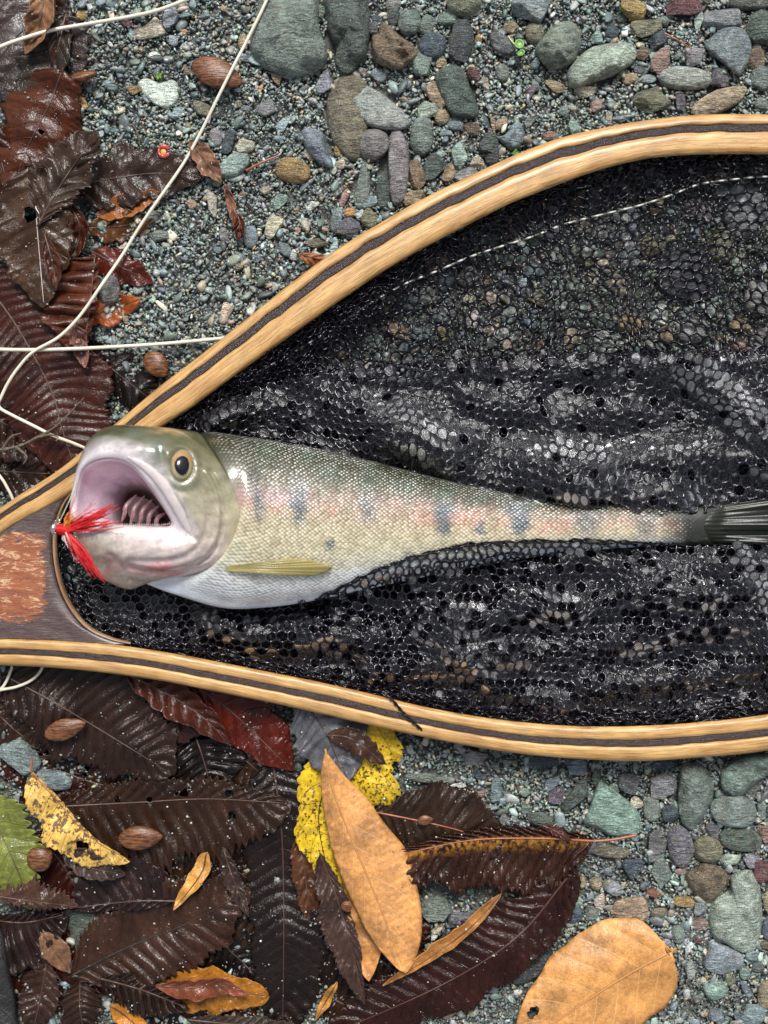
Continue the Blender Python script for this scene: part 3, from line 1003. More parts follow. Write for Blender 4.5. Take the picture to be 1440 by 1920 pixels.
def fin(name, root, tips, zfun, base, tipc, rays, parent, mat, thick=1.2):
    """membrane between two root points and a row of tips; rays are ridges in it"""
    nu, nv = 30, rays * 6
    tp = crom(tips, nv)
    rt = crom(root, nv)
    V = []; C = []
    for j in range(nv):
        f = j / (nv - 1)
        ridge = abs(math.sin(math.pi * f * rays))
        for i in range(nu):
            u = i / (nu - 1)
            x = rt[j][0] + (tp[j][0] - rt[j][0]) * u
            y = rt[j][1] + (tp[j][1] - rt[j][1]) * u
            z = zfun(x, y, u, f) + 1.6 * ridge * (1 - .5 * u) * min(1, u * 4)
            V.append((x, y, z))
            k = 1 - min(1, u * 5) * .3 * (1 - ridge)
            C.append([(base[q] * (1 - u) + tipc[q] * u) * k for q in range(3)])
    n0 = len(V)
    V += [(x, y, z - thick) for x, y, z in V]; C += C
    F = []
    for j in range(nv - 1):
        for i in range(nu - 1):
            a = j * nu + i
            F.append((a, a + 1, a + nu + 1, a + nu)); F.append((a + n0, a + nu + n0, a + nu + 1 + n0, a + 1 + n0))
    rim = [j * nu for j in range(nv)] + [(nv - 1) * nu + i for i in range(1, nu)] + [j * nu + nu - 1 for j in range(nv - 2, -1, -1)] + [i for i in range(nu - 2, 0, -1)]
    for a, b in zip(rim, rim[1:] + rim[:1]):
        if a % nu == 0 and b % nu == 0: continue          # the root grows out of the skin
        F.append((a, b, b + n0, a + n0))
    return put(name, PA(V), F, mat, parent=parent, col=C)


pz = lambda x, y, u, f: max(surf(x, min(y, 1125)), 60) + 2 + 9 * math.sin(math.pi * min(u, 1) * .8) + 2 * f
fin('pectoral_fin', [(422, 1062), (424, 1066), (430, 1071)], [(540, 1047), (576, 1049), (600, 1056), (623, 1063), (612, 1072), (590, 1079), (550, 1080)], pz, (.40, .34, .12), (.34, .27, .085), 9, fish, M['fin'])
def tz(x, y, u, f):
    s = surf(x, y)
    return max(s - 3 + 5 * min(1, u * 7) if s > 0 else 0, 50 + 9 * math.sin(f * math.pi) + 5 * math.sin(f * 15) * u + 16 * u)



fin('tail_fin', [(1326, 952), (1304, 985), (1326, 1017)], [(1500, 925), (1530, 943), (1525, 962), (1500, 985), (1430, 1022)], tz, (.018, .020, .013), (.004, .006, .005), 9, fish, M['tail'], 1.5)

# ------------------------------------------------------------------ the fly in its jaw
fly = empty('fishing_fly', P(118, 994, 200))
tag(fly, 'red wet fly with silver bead head hooked in the trout\'s jaw', 'fishing fly')
V, F, U = tube(PA(crom([(93, 990, 222), (98, 990, 224), (104, 991, 225), (109, 992, 225)], 12)), np.array([1, 2, 3, 5, 8, 10, 11, 11, 10, 8, 5, 2]) * S * .9, 14)
put('bead_head', V, F, M['metal'], parent=fly, uv=U)
t = np.linspace(0, 1, 60)
V, F, U = tube(PA(np.stack([107 + 24 * t, 992 + 3 * t, 225 + 0 * t], 1)), (6.5 + 2.5 * np.sin(np.pi * t) + 1.3 * np.sin(t * 75) + .8 * np.sin(t * 31)) * S, 14)
put('thread_body', V, F, M['red'], parent=fly, uv=U)


def hair(a, targets, n, mat, name, spread=5, r=1.2):
    parts = []
    for tg in targets:
        for k in range(n):
            b = np.array(tg, float) + np.array([random.gauss(0, spread), random.gauss(0, spread), random.gauss(0, 6)])
            s = np.array(a, float) + np.array([random.uniform(-3, 3), random.uniform(-4, 4), random.uniform(-4, 4)])
            m = (s + b) / 2 + np.array([random.gauss(0, 4), random.gauss(0, 4), random.gauss(4, 4)])
            b = s + (b - s) * random.uniform(.62, 1.05)
            p = crom([s, m, b], 10)
            parts.append(tube(PA(p), np.linspace(r, r * .35, 10) * S, 4))
    V, F, U = join(parts)
    put(name, V, F, mat, parent=fly, uv=U)


hair((126, 994, 227), [(216, 948, 238), (226, 976, 236), (200, 960, 240)], 16, M['red'], 'red_hackle', 4.5, 1.5)
hair((124, 996, 225), [(192, 1085, 215), (178, 1078, 215), (166, 1066, 215)], 16, M['red'], 'red_hackle', 5, 1.5)
hair((122, 990, 225), [(186, 940, 235), (140, 930, 232)], 3, M['red'], 'red_hackle', 5, .7)
hair((122, 990, 225), [(130, 958, 228), (146, 958, 230)], 8, M['orange'], 'orange_wing', 3, 1.4)
hair((122, 998, 224), [(128, 1024, 220)], 6, M['tooth'], 'white_tail', 2, 1.3)
V, F, U = tube(PA(crom([(112, 996, 219), (128, 1000, 216), (146, 1008, 214), (158, 1004, 218), (158, 994, 224), (150, 990, 226)], 40)), np.linspace(1.5, .6, 40) * S, 8)
put('hook', V, F, M['metal'], parent=fly, uv=U)
hair((96, 990, 222), [(104, 970, 222), (100, 1012, 222)], 4, M['metal'], 'silver_wire', 2, .8)
# ------------------------------------------------------------------ netting
FOLD_B = [(300, 803), (360, 768), (430, 735), (520, 706), (590, 695), (650, 688), (760, 676), (900, 668), (1040, 664), (1200, 660), (1330, 655), (1480, 650), (1600, 650)]
BACK = [(330, 806), (392, 812), (440, 818), (510, 829), (590, 844), (680, 866), (770, 892), (870, 920), (980, 940), (1100, 950), (1220, 955), (1330, 960), (1420, 966), (1600, 970)]
BELLY = [(262, 1100), (322, 1112), (370, 1124), (425, 1140), (480, 1140), (540, 1130), (590, 1122), (640, 1098), (700, 1068), (760, 1046), (850, 1022), (960, 1012), (1100, 1011), (1220, 1017), (1300, 1022), (1360, 1022), (1395, 1005), (1420, 980), (1440, 965), (1480, 950), (1600, 940)]
THR = [(137, 917), (118, 940), (108, 972), (101, 1010), (104, 1060), (117, 1110), (140, 1152), (168, 1182), (205, 1202), (243, 1210)]
HOOP_IN = [tuple(p) for p in ub if 130 < p[0]] + [tuple(p) for p in lb[::-1] if 243 < p[0]] + THR[::-1]


WR, WR2 = Wave(190, 8, 401), Wave(75, 8, 402)


def ridge_field(ridges):
    prs = [(crom(p, 50), a, w) for p, a, w in ridges]
    def f(x, y):
        z = np.zeros_like(x)
        for p, a, w in prs:
            d = np.full(x.shape, 1e9)
            for q in p:
                d = np.minimum(d, (x - q[0]) ** 2 + (y - q[1]) ** 2)
            z += a * np.exp(-d / w ** 2)
        return z * (1 + .38 * WR(x, y)) + 3 * WR2(x, y) * (z > 3)
    return f


def netting(name, poly, cell, ang, warp, zf, rad, jit, film, seed, drop=0.0, label=None, mat='net', tent=1.6):
    r = np.random.default_rng(seed)
    px = np.array(poly); x0, y0 = px.min(0) - 120; x1, y1 = px.max(0) + 120
    cx, cy = (x0 + x1) / 2, (y0 + y1) / 2
    R = max(x1 - x0, y1 - y0) * .75
    n = int(R / cell) + 2
    ii, jj = np.meshgrid(np.arange(-n, n), np.arange(-n, n))
    hx = (ii + .5 * (jj % 2)) * cell; hy = jj * cell * math.sqrt(3) / 2
    hx, hy = hx.ravel(), hy.ravel()
    a6 = np.radians(30 + 60 * np.arange(6)); rr = cell / math.sqrt(3)
    nx = hx[:, None] + rr * np.cos(a6); ny = hy[:, None] + rr * np.sin(a6)
    key = np.round(nx / cell * 12).astype(np.int64) * 100003 + np.round(ny / cell * 12).astype(np.int64)
    uk, first, inv = np.unique(key.ravel(), return_index=True, return_inverse=True)
    N = np.stack([nx.ravel()[first], ny.ravel()[first]], 1)
    H = inv.reshape(-1, 6)
    N = N + r.normal(0, jit * .45, N.shape)
    ca, sa = math.cos(ang), math.sin(ang)
    X = cx + N[:, 0] * ca - N[:, 1] * sa; Y = cy + N[:, 0] * sa + N[:, 1] * ca
    X, Y = warp(X, Y)
    ok = inpoly(X, Y, poly)
    E = np.stack([H, np.roll(H, -1, 1)], -1).reshape(-1, 2)
    E = np.unique(np.sort(E, 1), axis=0)
    E = E[ok[E].all(1)]
    if drop: E = E[r.random(len(E)) > drop]
    Z = np.zeros(len(X)); Z[ok] = zf(X[ok], Y[ok]) + r.normal(0, .5, ok.sum())
    A = np.stack([X, Y, Z], 1)
    m = len(E)
    p0, p1 = A[E[:, 0]], A[E[:, 1]]
    mid = (p0 + p1) / 2 + r.normal(0, cell * .03, (m, 3)) + np.array([0, 0, -.6])
    pts = np.stack([p0, mid, p1], 1)                 # m,3,3
    T = p1 - p0; T /= np.linalg.norm(T, axis=1)[:, None] + 1e-9
    B = np.cross(T, np.array([0, 0, 1.0])); B /= np.linalg.norm(B, axis=1)[:, None] + 1e-9
    U = np.cross(B, T)
    sides = 5
    th = np.linspace(0, 2 * np.pi, sides, endpoint=False) + .3
    rads = rad * np.array([1.35, .85, 1.35]) * r.uniform(.8, 1.25, (m, 1))
    ring = np.cos(th)[None, None, :, None] * B[:, None, None] + np.sin(th)[None, None, :, None] * U[:, None, None]
    V = pts[:, :, None] + rads[:, :, None, None] * ring
    V = V.reshape(-1, 3)
    base = (np.arange(m) * 3 * sides)[:, None, None]
    seg = (np.arange(2) * sides)[None, :, None]; j = np.arange(sides)[None, None]; j2 = (j + 1) % sides
    F = np.stack([base + seg + j, base + seg + j2, base + seg + sides + j2, base + seg + sides + j], -1).reshape(-1, 4)
    o = put(name, PA(V), F, M[mat], parent=hoop)
    tag(o, label, kind='stuff')
    if film is not None:
        okh = ok[H].all(1)
        Hc = H[okh]
        ctr = A[Hc].mean(1)
        pr = film(ctr[:, 0], ctr[:, 1])
        pick = r.random(len(Hc)) < pr
        Hc, ctr = Hc[pick], ctr[pick]
        k = len(Hc)
        if k:
            # a film of water hangs in the cell: rim, inner ring, centre
            rim = ctr[:, None] + (A[Hc] - ctr[:, None]) * .9
            inn = ctr[:, None] + (A[Hc] - ctr[:, None]) * .5
            bulge = r.normal(0, tent, (k, 1)); tilt = r.normal(0, .10, (k, 2))
            inn[..., 2] += bulge + ((inn[..., :2] - ctr[:, None, :2]) * tilt[:, None]).sum(-1)
            rim[..., 2] += ((rim[..., :2] - ctr[:, None, :2]) * tilt[:, None]).sum(-1)
            c2 = ctr.copy(); c2[:, 2] += bulge[:, 0] * 1.3
            V = np.concatenate([rim, inn, c2[:, None]], 1).reshape(-1, 3)
            b = np.arange(k)[:, None] * 13; j = np.arange(6)[None]; j2 = (j + 1) % 6
            F = np.concatenate([np.stack([b + j, b + j2, b + 6 + j2], -1).reshape(-1, 3), np.stack([b + j, b + 6 + j2, b + 6 + j], -1).reshape(-1, 3),
                                np.stack([b + 6 + j, b + 6 + j2, b + 12 + 0 * j], -1).reshape(-1, 3)])
            o = put('water_film', PA(V), F, M['film'], parent=hoop)
            tag(o, kind='stuff')


wA, wB, wC, wD = Wave(130, 8, 31), Wave(60, 8, 32), Wave(90, 8, 33), Wave(26, 8, 34)


def warpfn(a1, s1, a2, s2, seed, dirx=1.0):
    w1, w2, w3, w4 = Wave(s1, 8, seed), Wave(s1, 8, seed + 1), Wave(s2, 8, seed + 2), Wave(s2, 8, seed + 3)
    return lambda X, Y: (X + a1 * dirx * w1(X, Y) + a2 * w3(X, Y), Y + a1 * w2(X, Y) + a2 * w4(X, Y))


SUB = max(ZB - 10, 20)


def z_base(x, y):
    # the bag hangs from the hoop's inner edge and lies on the pebbles
    d = np.full(x.shape, 1e9)
    for q in HOOP_IN[::2]:
        d = np.minimum(d, np.hypot(x - q[0], y - q[1]))
    lift = 46 * np.exp(-d / 26)
    return 27 + 3.5 * wB(x, y) + 5 * np.maximum(0, wA(x, y)) + lift + .6 * wD(x, y)


def film_a(x, y):
    return np.where(y < 660, .03 + .05 * (wB(x, y) > .6), .35)


netting('mesh_bag', HOOP_IN, 20.5, .12, warpfn(11, 220, 1.4, 60, 40), z_base, 2.35, .6, film_a, 50, label='single layer of black netting over the gravel')
# a second, slanting layer gathered along the upper arm
GATH = [(300, 803), (370, 757), (413, 724), (530, 640), (640, 562), (720, 508), (800, 462), (900, 410), (960, 380), (1050, 345), (1200, 300), (1400, 289), (1600, 300), (1600, 350), (1400, 345), (1200, 375), (1060, 425), (930, 470), (840, 510), (740, 590), (640, 680), (560, 712), (430, 745), (330, 806)]


def squeeze(X, Y):
    X, Y = warpfn(8, 150, 2.5, 50, 61)(X, Y)
    # gathered: drawn together across the arm's direction
    u = (X * .80 - Y * .6); v = (X * .6 + Y * .8)
    v = v + 13 * np.sin(v / 30 + .5 * wA(X, Y))
    return u * .80 + v * .6, -u * .6 + v * .8


netting('mesh_bag', GATH, 17, .5, squeeze, lambda x, y: z_base(x, y) + 10 + 3 * np.sin((x * .6 + y * .8) / 15), 1.6, .8, None, 51, label='gathered netting along the upper arm')
GATH2 = [(300, 803), (370, 757), (413, 724), (530, 640), (600, 590), (700, 530), (760, 520), (700, 600), (640, 690), (560, 712), (430, 745), (330, 806)]
netting('mesh_bag', GATH2, 15, 1.0, squeeze, lambda x, y: z_base(x, y) + 18 + 3 * np.sin((x * .6 + y * .8) / 13), 1.6, .8, None, 52, label='crumpled netting near the trout\'s back')

# ---- the dense folds above the trout
POLY_B = FOLD_B + [(1600, 1010), (1430, 1000)] + [(x, y - 1 + 6) for x, y in BACK[::-1]]
rB = ridge_field([([(585, 700), (640, 752), (740, 812), (880, 862), (1040, 900), (1260, 925)], 44, 50), ([(640, 704), (780, 694), (960, 688), (1200, 684), (1500, 676)], 26, 20),
                  ([(1060, 850), (1180, 862), (1330, 850), (1460, 880)], 30, 28), ([(1300, 700), (1370, 750), (1420, 810), (1500, 880)], 40, 32), ([(880, 745), (1020, 775), (1220, 770)], 18, 26),
                  ([(400, 792), (480, 762), (560, 770)], 26, 20)])




def fold_z(base, rf, amp, slope, per, seed):
    wv = Wave(150, 6, seed)
    def f(x, y):
        ph = (y + slope * x) / per + 1.2 * wv(x, y)
        # each node must stay clear of the hoop's arms
        return base + rf(x, y) + amp * np.sin(ph) + .35 * amp * np.sin(2.3 * ph + 1)
    return f


def warpB(seed, amp, slope, per):
    base = warpfn(6, 190, .8, 60, seed)
    wv = Wave(150, 6, seed + 9)
    def f(X, Y):
        X, Y = base(X, Y)
        ph = (Y + slope * X) / per + 1.2 * wv(X, Y)
        return X + amp * .2 * np.cos(ph), Y + amp * np.cos(ph)
    return f


def film_b(x, y):
    g = .88 + .2 * np.exp(-(((x - 780) / 170) ** 2 + ((y - 790) / 75) ** 2)) + .5 * np.exp(-(((x - 1150) / 170) ** 2 + ((y - 845) / 28) ** 2)) + .55 * np.exp(-(((x - 1370) / 60) ** 2 + ((y - 740) / 50) ** 2))
    return np.clip(g + .12 * wC(x, y), 0, .97)


netting('mesh_bag', POLY_B, 18.5, .25, warpB(70, 5, -.12, 60), fold_z(54, rB, 6, -.12, 60, 80), 2.15, .25, film_b, 53, mat='netgloss', label='dense folds of wet black netting above the trout')
netting('mesh_bag', POLY_B, 12.5, .80, warpB(75, 6, .10, 60), fold_z(40, rB, 5, -.10, 60, 80), 1.8, .6, None, 54, label='second layer of netting in the folds above the trout')
netting('mesh_bag', POLY_B, 12.5, 1.3, warpB(78, 6, .25, 60), fold_z(31, rB, 4, -.12, 60, 80), 1.8, .6, None, 55, label='third layer of netting in the folds above the trout')

# ---- the folds below the trout, their upper edge drawn over its flank
POLY_C = BELLY + [(1600, 1300)] + [tuple(p) for p in lb[::-1] if 160 < p[0] < 1600] + [(205, 1200), (165, 1178), (136, 1140), (122, 1100), (150, 1085), (200, 1095), (240, 1100)]
rC = ridge_field([([(640, 1135), (760, 1092), (900, 1068), (1100, 1062), (1350, 1066)], 24, 26), ([(420, 1176), (560, 1196), (760, 1182), (960, 1142), (1200, 1120), (1440, 1110)], 42, 34),
                  ([(700, 1262), (880, 1240), (1100, 1215), (1300, 1175), (1440, 1165)], 28, 26), ([(1370, 1050), (1425, 1130), (1450, 1260)], 40, 30), ([(780, 1180), (850, 1226), (930, 1290), (1060, 1325)], 26, 18),
                  ([(1100, 1290), (1260, 1275), (1400, 1250)], 18, 22)])




def over_fish(f, gap):
    def g(x, y):
        z = f(x, y)
        for i in range(len(x)):
            if y[i] < 1150 and 560 < x[i] < 1400:
                s = surf(x[i], y[i])
                if s > 0: z[i] = max(z[i], s + gap)
        # keep under the hoop's arm
        d = np.full(x.shape, 1e9)
        for q in lb[::2]:
            d = np.minimum(d, np.hypot(x - q[0], y - q[1]))
        return np.where(d < 40, np.minimum(z, 60 + d * .6), z)
    return g


def film_c(x, y):
    g = .62 + .35 * np.exp(-(((x - 1180) / 140) ** 2 + ((y - 1075) / 30) ** 2)) + .6 * np.exp(-(((x - 1400) / 50) ** 2 + ((y - 1130) / 70) ** 2)) + .5 * np.exp(-(((x - 840) / 60) ** 2 + ((y - 1200) / 30) ** 2))
    return np.clip(g + .15 * wC(x, y), 0, .85)


netting('mesh_bag', POLY_C, 17.5, .1, warpB(90, 5, .08, 60), over_fish(fold_z(50, rC, 6, .08, 60, 83), 4), 2.15, .25, film_c, 56, mat='netgloss', label='dense folds of wet black netting below the trout')
POLY_C2 = [(x, y + (22 if 560 < x else 4)) for x, y in BELLY] + POLY_C[len(BELLY):]
netting('mesh_bag', POLY_C2, 12.5, .9, warpB(95, 6, -.1, 60), over_fish(fold_z(37, rC, 5, .08, 60, 83), 2), 1.8, .6, None, 57, label='second layer of netting below the trout')
POLY_C3 = [(150, 1090), (262, 1110), (425, 1150), (560, 1140), (720, 1090), (850, 1062), (1000, 1060), (1250, 1065), (1420, 1030), (1600, 1000), (1600, 1130), (1300, 1180), (1000, 1190), (800, 1230), (900, 1330), (700, 1290), (500, 1250), (250, 1205), (150, 1150)]
netting('mesh_bag', POLY_C3, 12.5, 1.5, warpB(98, 6, -.2, 60), over_fish(fold_z(29, rC, 4, .08, 60, 83), 1), 1.8, .6, None, 58, label='third layer of netting below the trout')

# ---- cords that bind the bag to the hoop
parts = []
for (edge, lo, hi, sgn) in ((ub, 280, 2200, 1), (lb, 230, 2200, -1)):
    e = np.array([p for p in edge if lo < p[0] < hi])
    for k in range(7):
        off = 3 + k * 3.0
        W1, W2 = Wave(38, 6, 200 + k + (sgn > 0) * 20), Wave(30, 6, 240 + k + (sgn > 0) * 20)
        p = crom(e, 460)
        T = np.gradient(p, axis=0); T /= np.linalg.norm(T, axis=1)[:, None]
        N = np.stack([-T[:, 1], T[:, 0]], 1) * sgn
        oo = (off + 6 * W1(p[:, 0], p[:, 1]))[:, None]
        q = p + N * oo
        z = 62 - k * 2 + 8 * W2(p[:, 0], p[:, 1])
        parts.append(tube(PA(np.concatenate([q, z[:, None]], 1)), 1.9 * S, 5))
for k in range(4):
    p = crom([(x + 12 + 3 * k, y) for x, y in THROAT], 90)
    W1 = Wave(30, 6, 290 + k)
    parts.append(tube(PA(np.stack([p[:, 0] + 4 * W1(p[:, 0], p[:, 1]), p[:, 1], 50 + 8 * W1(p[:, 1], p[:, 0])], 1)), 1.9 * S, 5))
# the folded edges of the bag where it meets the trout
for (edge, lo, hi, gap, kk) in ((BELLY, 590, 1400, 3.5, 2), (BACK, 400, 1330, 0, 2)):
    p = crom([q for q in edge if lo <= q[0] <= hi], 260)
    for k in range(kk):
        W1, W2 = Wave(26, 6, 340 + k + int(gap)), Wave(20, 6, 350 + k)
        yy = p[:, 1] + (2 + k * 4 if gap else -3 - k * 4) + 2.2 * W1(p[:, 0], p[:, 1])
        zz = [max(surf(x, y) + gap, 52) + 1.2 * float(W2(x, y)) if gap else 56 + 3 * float(W2(x, y)) for x, y in zip(p[:, 0], yy)]
        parts.append(tube(PA(np.stack([p[:, 0], yy, np.array(zz)], 1)), 1.9 * S, 5))
V, F, U = join(parts)
tag(put('binding_cord', V, F, M['net'], parent=hoop), kind='stuff')

# white seam cord running in and out of the mesh
seam = crom([(480, 700), (560, 655), (640, 605), (700, 565), (760, 532), (820, 508), (880, 482), (940, 462), (1000, 443), (1060, 420), (1130, 402), (1200, 385), (1260, 365), (1310, 346), (1370, 337), (1450, 331), (1600, 335)], 700)
L = np.concatenate([[0], np.cumsum(np.linalg.norm(np.diff(seam, axis=0), axis=1))])
z = z_base(seam[:, 0], seam[:, 1]) + 9 * np.sin(L * 2 * np.pi / 27) + 3.5
V, F, U = tube(PA(np.concatenate([seam, z[:, None]], 1)), 1.9 * S, 6)
put('seam_cord', V, F, M['whitecord'], parent=hoop, uv=U)
# ------------------------------------------------------------------ stones
PALC = dict(gg=(.20, .245, .21), dg=(.095, .122, .105), bg=(.21, .265, .28), db=(.075, .10, .118), ol=(.205, .195, .13), mg=(.29, .40, .35), pg=(.36, .41, .35), tn=(.36, .28, .18), br=(.20, .145, .095),
            cr=(.56, .50, .38), wh=(.70, .70, .66), og=(.62, .36, .15), oc=(.36, .25, .095), pu=(.145, .14, .155), la=(.29, .31, .335), pk=(.33, .22, .18), re=(.14, .06, .065), gy=(.24, .235, .225), dk=(.06, .066, .068), lb=(.36, .46, .48), rb=(.24, .10, .06))
WORD = dict(gg='grey-green', dg='dark green', bg='blue-grey', db='dark blue-grey', ol='olive', mg='mint green', pg='pale green', tn='tan', br='brown', cr='cream', wh='white', og='orange', oc='ochre', pu='purple-grey', la='lavender-grey', pk='pinkish brown', re='maroon', gy='grey', dk='near-black', lb='pale blue', rb='reddish brown')
# traced outlines: colour, shape word, thickness, flat?, points
POLYS = [
 ('gg', 'largest rounded boulder', 58, 0, [(500, -25), (588, -25), (598, 50), (613, 92), (612, 120), (590, 140), (565, 148), (530, 140), (482, 122), (467, 88), (475, 55)]),
 ('dg', 'long wet lumpy boulder', 54, 0, [(614, -25), (690, -25), (695, 12), (692, 80), (684, 118), (660, 136), (645, 138), (628, 118), (630, 90), (612, 50)]),
 ('br', 'jagged three-cornered rock', 46, 0, [(697, 70), (708, 62), (716, 42), (724, 44), (745, 62), (783, 95), (768, 118), (745, 131), (712, 122), (699, 110)]),
 ('dg', 'long flat wedge of slate', 30, 1, [(815, 145), (842, 122), (868, 130), (880, 160), (897, 207), (885, 223), (852, 220), (835, 198)]),
 ('pu', 'flat pitted oval stone', 22, 1, [(920, 62), (935, 60), (950, 68), (964, 82), (966, 96), (950, 103), (930, 96), (919, 80)]),
 ('gg', 'big rugged boulder', 50, 0, [(1003, 90), (1020, 65), (1046, 44), (1080, 42), (1092, 66), (1086, 95), (1068, 124), (1036, 132), (1012, 112)]),
 ('pg', 'long stone with a purple pit', 44, 0, [(1064, 152), (1065, 135), (1080, 112), (1112, 88), (1155, 80), (1184, 81), (1194, 97), (1187, 117), (1155, 140), (1108, 158), (1072, 167)]),
 ('bg', 'big fan-shaped flat stone', 30, 1, [(1322, 84), (1347, 58), (1375, 49), (1400, 60), (1409, 92), (1397, 130), (1384, 142), (1357, 120), (1332, 100)]),
 ('ol', 'long smooth stone half under others', 30, 0, [(612, 200), (620, 165), (637, 145), (663, 140), (688, 160), (692, 240), (682, 290), (655, 300), (622, 262)]),
 ('pg', 'flat oblong slab', 30, 1, [(655, 187), (664, 168), (680, 161), (700, 167), (740, 195), (766, 222), (762, 240), (715, 243), (668, 222)]),
 ('gy', 'long upright splinter', 26, 1, [(733, 241), (750, 241), (760, 262), (767, 290), (762, 367), (741, 386), (731, 367), (729, 330), (727, 300)]),
 ('bg', 'wavy long stone', 30, 0, [(565, 248), (573, 240), (590, 241), (606, 250), (612, 275), (625, 305), (622, 318), (602, 308), (582, 292), (570, 272)]),
 ('cr', 'trapezoid chip', 14, 1, [(253, 55), (268, 50), (280, 42), (292, 31), (303, 45), (311, 63), (283, 72), (257, 74)]),
 ('wh', 'broad bluish flake', 14, 1, [(259, 158), (273, 147), (300, 155), (322, 150), (333, 160), (335, 185), (318, 202), (296, 198), (277, 185)]),
 ('gy', 'flat angular chip', 14, 1, [(480, 202), (507, 185), (515, 200), (514, 211), (492, 218)]),
 ('mg', 'large flat fan-shaped slate', 28, 1, [(1122, 1467), (1132, 1468), (1150, 1480), (1184, 1508), (1199, 1532), (1196, 1560), (1151, 1567), (1120, 1552), (1094, 1543), (1104, 1518)]),
 ('gg', 'big egg-shaped boulder', 52, 0, [(1275, 1438), (1297, 1428), (1319, 1438), (1339, 1470), (1334, 1505), (1315, 1546), (1297, 1557), (1279, 1542), (1271, 1505)]),
 ('gg', 'big triangular boulder', 48, 0, [(1352, 1440), (1370, 1426), (1395, 1416), (1460, 1412), (1462, 1440), (1425, 1462), (1400, 1485), (1380, 1497), (1356, 1484), (1350, 1462)]),
 ('br', 'big craggy rock', 42, 0, [(1284, 1637), (1300, 1628), (1321, 1618), (1355, 1627), (1367, 1653), (1352, 1675), (1340, 1685), (1326, 1695), (1305, 1684), (1290, 1658)]),
 ('pg', 'largest ribbed boulder', 42, 0, [(1366, 1668), (1372, 1640), (1400, 1630), (1421, 1642), (1428, 1693), (1429, 1752), (1414, 1780), (1390, 1785), (1363, 1772), (1337, 1756), (1326, 1722), (1333, 1690)]),
 ('tn', 'flat brown block', 20, 1, [(1148, 1700), (1158, 1687), (1200, 1680), (1214, 1690), (1214, 1722), (1196, 1732), (1160, 1727), (1143, 1712)]),
 ('la', 'flat angular rock', 22, 1, [(1326, 1780), (1334, 1764), (1358, 1772), (1392, 1790), (1392, 1812), (1372, 1822), (1352, 1828), (1322, 1815)]),
 ('mg', 'smooth five-sided block', 20, 1, [(1317, 1850), (1345, 1838), (1358, 1842), (1365, 1862), (1352, 1872), (1332, 1875)]),
 ('dg', 'three-cornered streaked stone', 16, 1, [(118, 1712), (160, 1700), (228, 1700), (215, 1730), (180, 1770), (150, 1797), (140, 1775)]),
 ('dg', 'dark sharp-edged wedge', 26, 1, [(1052, 1512), (1066, 1490), (1085, 1465), (1099, 1462), (1100, 1492), (1080, 1510), (1060, 1522)]),
 ('bg', 'smooth pebble with a pointed top', 22, 0, [(930, 258), (948, 252), (962, 232), (978, 232), (984, 262), (972, 280), (958, 282), (942, 270)]),
]
